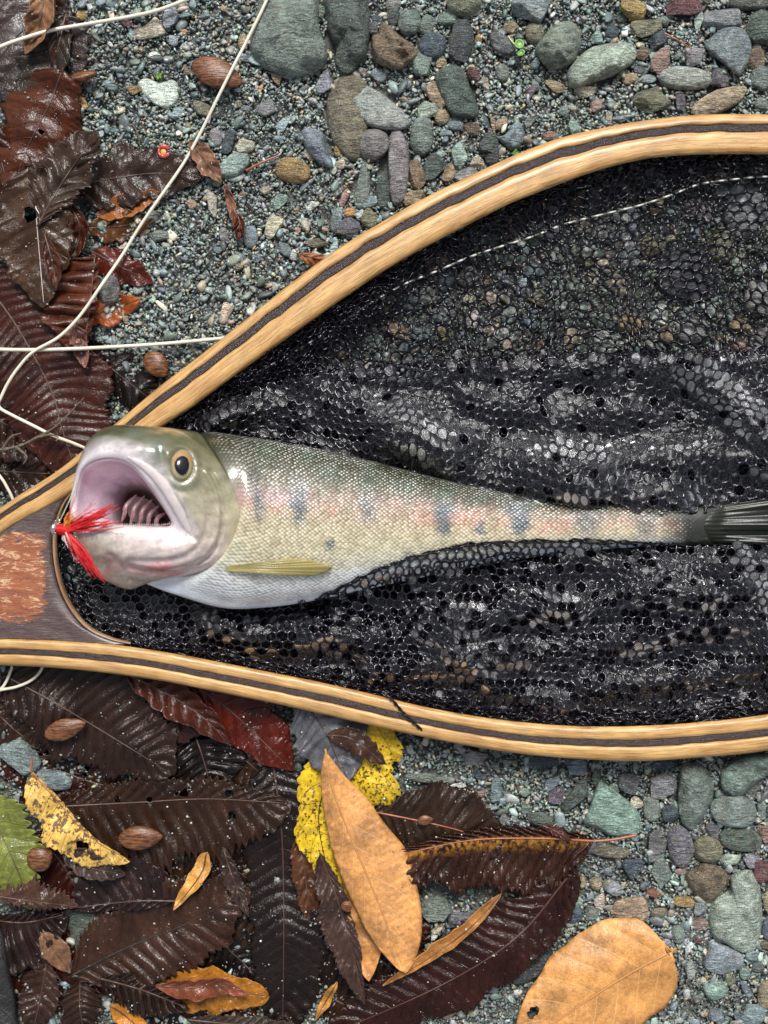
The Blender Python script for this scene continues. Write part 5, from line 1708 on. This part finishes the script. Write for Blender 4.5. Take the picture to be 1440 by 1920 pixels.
# -- left side, above the hoop
leaf('leaf', 'purplish grey wet leaf filling the top left corner', [(10, -70), (40, 40), (75, 190), (80, 260)], 95, 75, 14, (.060, .046, .048), veins=9, pleat=1.5, serr=.02, vlite=.1, wave=6)
leaf('leaf', 'dark brown leaf edge under the tan curl at the top left', [(95, -60), (108, 60), (112, 170)], 24, 20, 22, (.045, .020, .013), veins=9, serr=.05)
leaf('leaf', 'brown curled leaf scrap lying across the top left corner', [(72, -50), (80, 10), (70, 60), (48, 100)], 18, 24, 40, (.20, .10, .05), veins=7, curl=3, serr=.02, vlite=.2)
leaf('leaf', 'olive brown leaf hidden between the corner leaf and the red one', [(125, 20), (100, 120), (60, 230)], 22, 60, 24, (.05, .04, .032), veins=8, serr=.02)
leaf('leaf', 'glossy red-brown leaf with a folded top on the left pile', [(118, 128), (95, 190), (55, 270), (20, 360)], 62, 66, 40, (.105, .030, .012), veins=8, pleat=1.2, serr=.01, vlite=.15, wave=7, curl=-1.5, holes=[(78, 247, 6)], shape=(.7, .6))
leaf('leaf', 'serrated greyish leaf with pale veins pointing up to the right', [(70, 425), (100, 370), (138, 310), (182, 252)], 58, 40, 62, (.072, .046, .036), veins=9, slant=3.5, pleat=3.5, serr=.10, vlite=.6, shape=(1.1, .8), holes=[(80, 322, 9)])
leaf('leaf', 'large torn leaf with a bright midrib left of the fly line', [(66, 300), (68, 400), (76, 500), (82, 570)], 62, 75, 54, (.070, .038, .022), veins=8, pleat=2.5, serr=.03, vlite=.7, rib='lip', ribr=1.3, holes=[(58, 402, 14)], shape=(.8, .75))
leaf('leaf', 'brown leaf wedged at the left edge under the torn leaf', [(-30, 210), (10, 330), (20, 440)], 30, 50, 30, (.06, .022, .013), veins=9)
leaf('leaf', 'brown-purple leaf lying on the sand with its tip turned down', [(130, 350), (210, 335), (290, 325), (372, 330)], 52, 52, 16, (.058, .036, .030), veins=8, pleat=2.5, serr=.03, vlite=.4, wave=6, shape=(.75, .55))
leaf('leaf', 'small orange-brown leaf under the tip of the purple one', [(180, 405), (230, 388), (302, 362)], 24, 22, 12, ORB, veins=6, serr=.0, pleat=.8, curl=1)
leaf('leaf', 'dull orange leaf beside the fly line left of the green pebbles', [(160, 428), (220, 425), (286, 412)], 30, 30, 9, (.15, .065, .022), veins=6, serr=0, pleat=.6)
leaf('leaf', 'wet ribbed red-brown leaf right of the torn leaf tip', [(178, 478), (170, 560), (158, 650)], 10, 92, 48, (.11, .034, .018), veins=8, slant=-.6, pleat=6, serr=.02, vlite=.5, shape=(.75, .45))
leaf('leaf', 'maroon leaf end poking out onto the sand beneath the grey stone', [(170, 470), (225, 500), (284, 528)], 32, 34, 13, (.12, .022, .012), veins=6, serr=0, pleat=.8, wave=6)
leaf('leaf', 'orange-red leaf scrap under the grey stone', [(150, 600), (190, 585), (262, 562)], 30, 30, 11, (.26, .062, .014), veins=6, serr=0, pleat=.8)
leaf('leaf', 'dark red leaf with a curled hollow left of the fly line', [(128, 380), (150, 430), (132, 500)], 14, 24, 34, (.085, .028, .015), veins=5, serr=0, curl=3)
leaf('leaf', 'narrow folded leaf standing on edge beside the torn leaf', [(84, 440), (100, 500), (104, 545)], 14, 14, 66, (.12, .05, .035), veins=5, serr=0, curl=4)
leaf('leaf', 'longest maroon leaf with fine ribs crossed by the fly line', [(-50, 500), (30, 610), (95, 730), (115, 800), (150, 905)], 98, 92, 30, (.062, .018, .013), veins=26, slant=3.2, pleat=2.8, serr=.03, vlite=.55, rib='twig', shape=(.8, .55), wave=7)
leaf('leaf', 'brown ribbed leaf at the left edge below the bend in the line', [(-70, 760), (20, 800), (118, 850)], 48, 60, 22, (.045, .022, .016), veins=10, pleat=4, serr=.04)
leaf('leaf', 'dark leaf with coarse ribs against the hoop at far left', [(-60, 880), (30, 885), (120, 890)], 40, 45, 14, (.040, .020, .014), veins=8, pleat=4, serr=.04)
leaf('leaf', 'nearly black leaf between the lower fly line and the hoop', [(150, 640), (220, 700), (310, 770)], 40, 42, 9, BLK, veins=9, pleat=1.5, vlite=.1)
leaf('leaf', 'small crumpled pinkish leaf where the fly lines cross', [(135, 605), (152, 640), (160, 688)], 12, 20, 44, (.16, .075, .06), veins=5, curl=3, serr=.04)
leaf('leaf', 'dry folded brown leaf scrap left of the pastel green pebble', [(356, 262), (383, 300), (414, 342)], 22, 18, 24, (.20, .10, .06), veins=6, pleat=2, serr=.02, vlite=.3, curl=2)
leaf('leaf', 'thin rolled leaf sliver standing below the pastel green pebble', [(422, 345), (434, 385), (440, 425)], 7, 8, 20, (.24, .10, .06), veins=4, serr=0, curl=3)
leaf('leaf', 'tiny dark red rolled leaf end above the blue-grey pebble', [(445, 402), (450, 422), (446, 450)], 9, 9, 22, (.11, .025, .012), veins=4, serr=0, curl=5)
leaf('leaf', 'small orange leaf tip sticking out above the upper arm', [(560, 476), (600, 488), (645, 506)], 10, 16, 26, (.30, .11, .045), veins=5, serr=0)
leaf('leaf', 'dark leaf under the hoop at the far left edge', [(-40, 700), (-10, 780), (10, 860)], 30, 50, 12, (.030, .016, .012), veins=9)

# -- lower left pile
leaf('leaf', 'great dark ribbed leaf under the lower arm with a seed husk on it', [(0, 1262), (110, 1322), (220, 1388), (316, 1448)], 118, 72, 34, (.034, .018, .014), veins=17, slant=3.0, pleat=4.2, serr=.05, vlite=.45, shape=(.8, .6))
leaf('leaf', 'maroon leaf with a rolled rib under the lower arm', [(228, 1258), (320, 1305), (380, 1345), (432, 1396)], 26, 30, 38, (.085, .026, .018), veins=9, slant=2, pleat=4, serr=.02, curl=2)
leaf('leaf', 'deep red leaf under the lower arm left of the silvery one', [(350, 1272), (440, 1340), (545, 1442)], 62, 44, 24, (.125, .016, .008), veins=8, pleat=2, serr=.02, vlite=.2, wave=7)
leaf('leaf', 'brownish crumpled leaf beneath the red one', [(270, 1300), (330, 1340), (400, 1360)], 30, 46, 28, (.060, .025, .022), veins=8, pleat=3)
leaf('leaf', 'glossy black ribbed leaf below the red leaf', [(352, 1340), (380, 1420), (402, 1500)], 78, 68, 17, BLK, veins=10, slant=2.6, pleat=5, serr=.04, vlite=.6)
leaf('leaf', 'long serrated dark leaf with insect holes, lying level', [(118, 1512), (250, 1505), (390, 1498), (535, 1506)], 38, 112, 29, (.040, .020, .012), veins=16, slant=3.4, pleat=4, serr=.09, vlite=.4, holes=[(220, 1500, 6), (280, 1499, 6), (262, 1527, 7), (370, 1515, 6), (330, 1488, 4), (345, 1487, 8), (430, 1488, 8), (435, 1530, 8)], shape=(.75, .5))
leaf('leaf', 'yellow leaf mottled with brown and holed near its tip', [(58, 1446), (100, 1492), (165, 1566), (238, 1612)], 5, 66, 62, (.58, .36, .085), mat='mottled', veins=11, slant=1.5, pleat=1.2, serr=.06, holes=[(153, 1588, 12), (146, 1600, 8)], stem=[(60, 1420, 0), (59, 1435, 0)], shape=(.7, .6), rib='redstem')
leaf('leaf', 'lime green leaf at the left edge', [(-50, 1470), (0, 1560), (40, 1650), (56, 1700)], 62, 62, 40, (.15, .17, .035), mat='green', veins=8, pleat=1.5, serr=.10, vlite=.3)
leaf('leaf', 'grey-purple curled leaf just below the mottled yellow one', [(118, 1590), (165, 1625), (232, 1640)], 26, 26, 50, (.075, .055, .058), veins=6, pleat=3, curl=2, serr=.03)
leaf('leaf', 'dark purple leaf below the level serrated one', [(345, 1690), (250, 1690), (120, 1705)], 14, 72, 36, (.032, .017, .018), veins=11, pleat=4, serr=.03)
leaf('leaf', 'brown toothed leaf edge standing up at the left', [(-10, 1680), (60, 1690), (145, 1700)], 32, 12, 50, (.12, .065, .05), veins=8, serr=.16, pleat=1.5)
leaf('leaf', 'small ribbed leaf at the left edge above the dark stick', [(-40, 1720), (40, 1730), (120, 1715)], 14, 82, 28, (.034, .020, .020), veins=11, slant=2.4, pleat=6, serr=.03)
leaf('leaf', 'broad brown leaf with its midrib rising to the right', [(128, 1832), (240, 1776), (350, 1732), (462, 1672)], 84, 76, 31, (.060, .029, .020), veins=15, slant=2.6, pleat=4.2, serr=.05, vlite=.45, rib='black', shape=(.95, .65))
leaf('leaf', 'orange-brown smooth leaf near the bottom edge', [(222, 1834), (330, 1846), (430, 1858), (500, 1868)], 40, 48, 24, (.30, .115, .014), veins=6, pleat=.5, serr=0, vlite=.1, wave=6, shape=(.9, .5))
leaf('leaf', 'small rolled chestnut leaf lying on the orange-brown one', [(292, 1848), (360, 1852), (410, 1846), (464, 1864)], 12, 22, 46, (.17, .052, .028), veins=7, curl=3, serr=0, pleat=2)
leaf('leaf', 'glossy ribbed black leaf below the broad brown one', [(186, 1834), (265, 1856), (352, 1890)], 22, 42, 36, (.032, .019, .016), veins=11, slant=2.4, pleat=7, serr=.05, vlite=.6)
leaf('leaf', 'bright orange leaf corner at the bottom left', [(205, 1885), (235, 1905), (280, 1945)], 24, 24, 20, (.42, .16, .02), veins=5, serr=0, pleat=.5)
leaf('leaf', 'brown leaf reaching the bottom edge beside the dark stick', [(88, 1802), (76, 1870), (58, 1950)], 30, 36, 24, (.062, .032, .026), veins=9, pleat=3)
leaf('leaf', 'crinkled brown leaf right of the bottom stick', [(150, 1836), (150, 1890), (160, 1950)], 38, 32, 17, (.045, .024, .018), veins=9, pleat=5)
leaf('leaf', 'pale brown papery scrap left of the green streaked stone', [(76, 1748), (100, 1780), (130, 1822)], 26, 26, 38, (.17, .085, .045), veins=5, serr=.02, pleat=1)
leaf('leaf', 'long black upright leaf dusted with sand', [(512, 1430), (528, 1560), (532, 1720), (530, 1930)], 82, 66, 20, (.020, .013, .012), veins=20, slant=2.8, pleat=3, serr=.04, vlite=.3, shape=(.7, .4))
leaf('leaf', 'narrow toothed grey leaf left of the black upright one', [(418, 1588), (436, 1645), (466, 1718)], 13, 17, 46, (.085, .055, .055), veins=9, serr=.16, pleat=2)
leaf('leaf', 'orange claw-shaped leaf tip', [(388, 1598), (376, 1640), (326, 1706)], 12, 20, 44, (.50, .24, .055), veins=4, serr=0, pleat=.4, shape=(.6, .7))
leaf('leaf', 'silvery grey ribbed leaf touching the lower arm', [(560, 1306), (608, 1370), (648, 1462)], 70, 56, 52, (.105, .105, .115), veins=9, slant=2.6, pleat=4, serr=.04, vlite=.2)
leaf('leaf', 'bright yellow leaf speckled black behind the long tan leaf', [(706, 1310), (652, 1410), (598, 1520), (624, 1680)], 104, 50, 36, (.56, .37, .018), mat='yellow', veins=8, pleat=1.5, serr=.05, rib='black', shape=(.75, .5), wave=6)
leaf('leaf', 'small shiny brown leaf lying on the yellow one', [(612, 1378), (660, 1386), (722, 1432)], 22, 24, 62, (.085, .045, .034), veins=6, pleat=1, serr=.0)
leaf('leaf', 'long smooth tan leaf lying over all the others', [(610, 1404), (622, 1475), (662, 1580), (708, 1690), (756, 1818)], 84, 46, 74, TAN, mat='tan', veins=8, slant=3.4, pleat=.9, serr=0, rib='paleRib', ribr=2.2, wave=4, shape=(1.28, .62), curl=-1.2, ragged=.035)
leaf('leaf', 'tan leaf half hidden beneath the long tan leaf', [(632, 1640), (664, 1730), (690, 1836)], 50, 32, 40, (.45, .20, .055), mat='tan', veins=6, pleat=.8, serr=0, rib='paleRib')
leaf('leaf', 'toothed purple-brown leaf left of the long tan leaf', [(600, 1600), (640, 1710), (684, 1880)], 16, 40, 56, (.085, .050, .046), veins=13, slant=4, pleat=3, serr=.14, vlite=.6)
leaf('leaf', 'oval brown leaf with a red stalk right of the yellow one', [(700, 1522), (790, 1540), (870, 1560), (948, 1592)], 64, 48, 42, (.044, .026, .018), veins=13, slant=2.2, pleat=4.5, serr=.02, vlite=.7, rib='redstem', ribr=2.4, stem=[(656, 1506, 14), (680, 1514, 8)], shape=(.8, .5))
leaf('leaf', 'large pleated leaf with gold along its midrib', [(1115, 1577), (1010, 1572), (880, 1576), (735, 1606)], 102, 22, 50, (.052, .021, .014), mat='gold', veins=17, slant=4.6, pleat=9, serr=.05, stem=[(1193, 1566, 4), (1150, 1574, 2)], rib='redstem', ribr=2.8, shape=(.85, .45))
leaf('leaf', 'long maroon ribbed leaf running to the bottom edge', [(1068, 1640), (970, 1756), (830, 1846), (620, 1940)], 52, 70, 36, (.036, .011, .008), veins=20, slant=3.0, pleat=4, serr=.10, vlite=.8, shape=(.8, .5))
leaf('leaf', 'curled orange-brown leaf edge along the maroon ribbed leaf', [(940, 1676), (884, 1738), (800, 1800), (718, 1848)], 7, 15, 62, (.34, .15, .04), veins=8, serr=0, pleat=.5, curl=3)
leaf('leaf', 'dark brown leaf underneath the pleated leaf', [(1070, 1600), (1050, 1690), (990, 1780)], 30, 40, 28, (.040, .016, .012), veins=10, pleat=3)
leaf('leaf', 'largest round tan leaf at the bottom right', [(1262, 1782), (1180, 1826), (1080, 1890), (985, 1960)], 92, 116, 52, (.50, .235, .068), mat='tan', veins=7, slant=2.6, pleat=1.6, serr=0, rib='paleRib', ribr=2.6, wave=5, shape=(.62, .52), stem=[(1268, 1778, 2)], holes=[(1003, 1895, 9), (996, 1903, 8)], curl=-.8)
leaf('leaf', 'orange leaf sliver at the bottom centre', [(632, 1842), (612, 1876), (592, 1912)], 9, 9, 40, (.45, .20, .035), veins=3, serr=0, pleat=.3)
leaf('leaf', 'silvery ribbed leaf edge along the bottom', [(350, 1912), (480, 1925), (660, 1945)], 16, 26, 34, (.07, .055, .05), veins=18, pleat=4, serr=.05, vlite=.6)
leaf('leaf', 'brown leaf between the tan leaf and the black upright one', [(560, 1560), (572, 1640), (585, 1740)], 24, 22, 24, (.13, .055, .03), veins=8)
leaf('leaf', 'brown scrap poking out under the round tan leaf', [(1180, 1905), (1215, 1895), (1250, 1885)], 10, 12, 22, (.16, .07, .035), veins=3, serr=0)
leaf('leaf', 'small toothed leaf end on the pleated leaf near its stalk', [(1018, 1548), (1045, 1560), (1072, 1576)], 8, 8, 62, (.12, .045, .045), veins=6, serr=.2)

# the older, sodden layer underneath
under = [((-40, 60), (60, 160), 10), ((20, 420), (130, 520), 12), ((-40, 640), (60, 740), 12), ((60, 860), (150, 960), 6), ((100, 700), (200, 820), 7), ((-40, 1300), (70, 1400), 10), ((180, 1260), (300, 1330), 12),
         ((250, 1420), (330, 1540), 10), ((60, 1560), (150, 1680), 14), ((350, 1560), (470, 1650), 12), ((400, 1380), (520, 1480), 10), ((430, 1640), (520, 1780), 10), ((360, 1740), (480, 1830), 12), ((0, 1780), (110, 1890), 8), ((560, 1750), (690, 1880), 12), ((260, 1870), (380, 1930), 10),
         ((660, 1560), (760, 1680), 10), ((700, 1790), (860, 1890), 14), ((590, 1300), (700, 1350), 10), ((120, 1280), (60, 1400), 12), ((150, 1640), (300, 1760), 10), ((90, 1700), (200, 1860), 8), ((20, 1420), (140, 1560), 7), ((700, 1680), (800, 1760), 8), ((560, 1480), (640, 1600), 8), ((440, 1480), (560, 1560), 6), ((300, 1560), (400, 1640), 6), ((180, 1440), (60, 1420), 6), ((-30, 1350), (60, 1450), 5), ((100, 1440), (240, 1480), 5), ((340, 1830), (480, 1930), 7), ((600, 1860), (720, 1930), 7), ((740, 1760), (860, 1840), 7), ((-30, 280), (70, 330), 6), ((90, 480), (200, 560), 5), ((-30, 560), (60, 640), 5)]
for k, (a, b, z) in enumerate(under):
    c = random.choice([DKB, BLK, MAR, BRN, DKB])
    m = ((a[0] + b[0]) / 2 + random.uniform(-14, 14), (a[1] + b[1]) / 2 + random.uniform(-14, 14))
    word = {DKB: 'sodden dark brown', BLK: 'sodden black', MAR: 'sodden maroon', BRN: 'sodden brown'}[c] + ' leaf fragment '
    lab = next((word + where(m[0], m[1], q) for q in range(6) if word + where(m[0], m[1], q) not in used_labels and len((word + where(m[0], m[1], q)).split()) <= 16), word + 'under the pile')
    used_labels[lab] = 1
    leaf('leaf', lab, [a, m, b], random.uniform(38, 58), random.uniform(38, 58), z - 2, tuple(v * .8 for v in c), veins=10, pleat=3, serr=.06, seed=400 + k, group='sodden leaves at the bottom of the pile', wave=3)
    o = leaf_geo[-1][2]

# ------------------------------------------------------------------ husks, twigs, sprout
def husk(x, y, w, h, ang, z, label, col=None):
    n, k = 26, 24
    V = []
    for i in range(n):
        t = i / (n - 1)
        r = math.sin(math.pi * min(1, t ** .85)) ** .7 + .02
        for j in range(k):
            a = 2 * math.pi * j / k
            rib = 1 + .07 * abs(math.sin(a * 4 + .6 * t))
            lx = (t - .5) * w
            lyy = r * h / 2 * math.cos(a) * rib
            lz = r * h * .24 * math.sin(a) * rib
            ca, sa = math.cos(math.radians(ang)), math.sin(math.radians(ang))
            V.append((x + lx * ca - lyy * sa, y + lx * sa + lyy * ca, z + h * .3 + lz))
    F = [(i * k + j, i * k + (j + 1) % k, (i + 1) * k + (j + 1) % k, (i + 1) * k + j) for i in range(n - 1) for j in range(k)]
    F += [tuple(range(k - 1, -1, -1)), tuple((n - 1) * k + j for j in range(k))]
    o = put('seed_husk', PA(V), F, M['seed'], origin=P(x, y, z))
    tag(o, label, 'seed husk', 'brown ribbed seed husks')
    return o


husk(407, 137, 102, 54, 22, 6, 'brown ribbed seed husk crossed by the fly line near the top')
husk(293, 684, 58, 42, 50, 10, 'brown seed husk in the angle between fly line and hoop')
husk(122, 1367, 82, 38, -18, 44, 'brown seed husk lying on the great dark ribbed leaf')
husk(263, 1571, 84, 44, -4, 42, 'reddish seed husk lying on the level serrated leaf')
husk(75, 1610, 52, 46, -30, 40, 'dark wine-red husk beside the lime green leaf')
husk(797, 1538, 30, 18, -10, 56, 'small black husk lying on the red stalk of the oval leaf')
husk(650, 1700, 22, 20, 60, 62, 'small round black husk left of the long tan leaf')
husk(152, 145, 22, 60, 75, 8, 'amber husk scrap on the sand right of the corner leaf')


def stick(name, label, pts, r0, r1, mat, cat, knots=0.0, group=None):
    p = crom(pts, 60)
    r = np.linspace(r0, r1, 60) * (1 + knots * np.array([math.sin(i * 1.3) * math.sin(i * .37) for i in range(60)]))
    V, F, U = tube(PA(p), r * S, 9)
    o = put(name, V, F, M[mat], uv=U)
    tag(o, label, cat, group)
    return o


tw = stick('twig', 'thin lichen-covered twig crossing the fly line at the left', [(-40, 850, 60), (30, 838, 62), (70, 820, 64), (110, 795, 66), (158, 745, 64)], 4, 1, 'twig', 'twig', .35)
for q in (((30, 838, 62), (50, 856, 66), (44, 870, 64)), ((5, 842, 60), (20, 820, 66), (40, 812, 66)), ((70, 820, 64), (96, 815, 68), (110, 820, 66))):
    V, F, U = tube(PA(crom(q, 14)), np.linspace(3.4, 1.2, 14) * S, 7)
    put('side_shoot', V, F, M['twig'], parent=tw, uv=U)
stick('twig', 'fine red twig left of the ochre egg stone', [(462, 320, 12), (490, 305, 18), (524, 291, 12)], 2.6, 1.6, 'redstem', 'twig')
stick('twig', 'fine red twig below the dark stone at the top right', [(1246, 62, 30), (1272, 76, 34), (1298, 92, 26)], 1.6, 1.2, 'redstem', 'twig')
stick('twig', 'short grey twig upright on the sand left of the red husk', [(248, 232, 8), (258, 250, 12), (264, 282, 8)], 1.5, 1, 'twig', 'twig')


def build_dark_stick():
    V = []; n = 40
    out = [(-60, 1700), (0, 1742), (12, 1770), (22, 1830), (34, 1900), (44, 1990), (-60, 1990)]
    V, F = poly_stone(out, 40, 1, 1.5, 77)
    o = put('driftwood', PA(V), F, M['black'], origin=P(0, 1850, 0))
    tag(o, 'black waterlogged wood at the bottom left corner', 'driftwood')


build_dark_stick()

spr = empty('sprout', P(972, 92, 4))
tag(spr, 'tiny bright green seedling with two leaves among the top stones', 'seedling')
V, F, U = tube(PA(crom([(953, 68, 12), (962, 80, 22), (974, 90, 26)], 16)), 1.5 * S, 7)
put('stem', V, F, M['pale'], parent=spr, uv=U)
for (x, y, w, h, a) in ((974, 82, 9, 9, 0), (977, 99, 8, 5, -.5)):
    V = [(x, y, 30)]
    for i in range(1, 5):
        for k in range(20):
            t = 2 * math.pi * k / 20
            r = i / 4
            lx, ly = w * r * math.cos(t), h * r * math.sin(t)
            V.append((x + lx * math.cos(a) - ly * math.sin(a), y + lx * math.sin(a) + ly * math.cos(a), 30 + 2.4 * r * r + 1.2 * math.sin(t) * r))
    n0 = len(V); V += [(p[0], p[1], p[2] - 1.2) for p in V]
    F = []
    for off in (0, n0):
        F += [(off, off + 1 + (k + 1) % 20, off + 1 + k) for k in range(20)]
        F += [(off + 1 + i * 20 + k, off + 1 + i * 20 + (k + 1) % 20, off + 1 + (i + 1) * 20 + (k + 1) % 20, off + 1 + (i + 1) * 20 + k) for i in range(3) for k in range(20)]
    F += [(61 + k, 61 + (k + 1) % 20, n0 + 61 + (k + 1) % 20, n0 + 61 + k) for k in range(20)]
    put('seed_leaf', PA(V), F, M['sprout'], parent=spr)
for (x, y, lab) in ((967, 286, 'scrap of green moss against the upper arm'), (297, 143, 'scrap of green moss above the white flake')):
    parts = []
    for k in range(26):
        a = random.uniform(0, 6.28); l = random.uniform(3, 8)
        parts.append(tube(PA([(x, y, 8), (x + l * .5 * math.cos(a), y + l * .5 * math.sin(a), 15), (x + l * math.cos(a), y + l * math.sin(a), 14)]), np.array([1.2, 1.4, .3]) * S, 5))
    V, F, U = join(parts)
    tag(put('moss', V, F, M['sprout']), lab, 'moss')

hk = empty('berry', P(307, 284, 6))
tag(hk, 'bright red ring-shaped berry husk with a yellow core on the sand', 'berry')
p = np.array([(307 + 9.5 * math.cos(t), 284 + 9.5 * math.sin(t), 17 + 1.5 * math.sin(3 * t)) for t in np.linspace(.4, 5.9, 40)])
V, F, U = tube(PA(p), (3.2 + 1.2 * np.sin(np.linspace(0, 9, 40))) * S, 8)
put('red_skin', V, F, M['berry'], parent=hk, uv=U)
V, F = ico(3)
V = V * np.array([7, 7, 5]) * (1 + .06 * np.sin(V[:, :1] * 9)) + np.array([307, 285, 15])
put('core', PA(V), F, M['yolk'], parent=hk)

# ------------------------------------------------------------------ the fly line: one long line lying in loops
FL = [(353, -2, 34), (300, 18, 30), (250, 30, 27), (170, 44, 30), (100, 56, 40), (50, 70, 52), (0, 88, 60), (-60, 120, 60), (-140, 260, 50), (-170, 450, 50), (-130, 610, 50), (-60, 650, 58), (0, 655, 62), (60, 656, 64), (140, 654, 58),
      (220, 650, 34), (300, 645, 24), (370, 639, 22), (420, 634, 22), (470, 628, 20)]
fl = empty('fly_line', P(200, 300, 0))
tag(fl, 'cream white fly line lying in loops over sand and leaves', 'fly line')
V, F, U = tube(PA(crom(FL, 420)), 3.5 * S, 10)
put('line_loop', V, F, M['line'], parent=fl, uv=U)
FL2 = [(520, -60, 40), (500, 0, 38), (462, 78, 34), (440, 120, 38), (405, 190, 34), (378, 245, 26), (345, 305, 22), (300, 370, 28), (262, 425, 26), (228, 480, 30), (190, 535, 66), (150, 592, 66), (110, 632, 70), (62, 660, 71), (34, 690, 66), (14, 720, 64), (2, 745, 62), (-3, 756, 62), (1, 766, 62),
       (20, 777, 62), (60, 797, 62), (100, 817, 58), (140, 832, 44), (175, 848, 30), (200, 862, 26)]
V, F, U = tube(PA(crom(FL2, 460)), 3.0 * S, 10)
put('line_loop', V, F, M['line'], parent=fl, uv=U)
for pts in ([(-30, 860, 40), (0, 893, 40), (14, 915, 38), (24, 936, 34), (30, 960, 30)], [(28, 1230, 30), (20, 1258, 34), (6, 1287, 38), (-20, 1310, 38)], [(84, 1236, 30), (76, 1258, 36), (58, 1276, 40), (30, 1288, 40), (4, 1293, 40), (-30, 1300, 40)]):
    V, F, U = tube(PA(crom(pts, 60)), 2.8 * S, 10)
    put('line_loop', V, F, M['line'], parent=fl, uv=U)
# thin clear leader wound behind the fly
V, F, U = tube(PA(crom([(104, 994, 222), (120, 960, 226), (134, 930, 222), (142, 905, 200), (150, 880, 150), (160, 850, 90), (170, 846, 40)], 60)), .7 * S, 6)
put('leader', V, F, M['line'], parent=fl, uv=U)

# ------------------------------------------------------------------ sand grains sprinkled on the leaves
def sprinkle():
    Vs, Fs = [], []
    o = 0
    for W, F, _ in leaf_geo:
        Vs.append(W); Fs += [tuple(q + o for q in f) for f in F]; o += len(W)
    b = BVHTree.FromPolygons([tuple(v) for v in np.concatenate(Vs)], Fs)
    cl = Wave(60, 8, 71)
    out = []
    while len(out) < 850:
        x, y = random.uniform(-20, 1130), random.uniform(-20, 1940)
        if 955 < y < 1240: continue
        if random.random() > .06 + .6 * max(0, float(cl(x, y)) - .2): continue
        z = surf(x, y, b)
        if z < 6 or (z > 70 and random.random() < .85): continue
        if math.hypot(x - 1130, y - 1830) < 170 and random.random() < .9: continue
        out.append((x, y, z))
    n = len(out)
    r = np.random.default_rng(91)
    B = np.array([(-1, -1, -1), (1, -1, -1), (1, 1, -1), (-1, 1, -1), (-1, -1, 1), (1, -1, 1), (1, 1, 1), (-1, 1, 1)], float) * .62
    Fc = np.array([(0, 2, 1), (0, 3, 2), (4, 5, 6), (4, 6, 7), (0, 1, 5), (0, 5, 4), (1, 2, 6), (1, 6, 5), (2, 3, 7), (2, 7, 6), (3, 0, 4), (3, 4, 7)])
    s = 1.6 + 4.2 * r.random(n) ** 3.0
    V = (B[None] + r.normal(0, .22, (n, 8, 3))) * (s / 2)[:, None, None]
    V = V + (np.array(out) + np.stack([0 * s, 0 * s, s * .3 + 1], 1))[:, None]
    pal = np.array([(.62, .60, .54), (.50, .46, .36), (.30, .36, .34), (.20, .24, .22), (.45, .48, .46)])
    C = np.repeat(pal[r.choice(5, n)] * r.uniform(.7, 1.2, (n, 1)), 8, 0)
    Fa = (Fc[None] + (np.arange(n) * 8)[:, None, None]).reshape(-1, 3)
    g = put('sand_grains', PA(V.reshape(-1, 3)), Fa, M['grit'], origin=(0, 0, 0), smooth=False, col=C)
    tag(g, 'pale grains of sand sprinkled over the wet leaves', kind='stuff')


sprinkle()
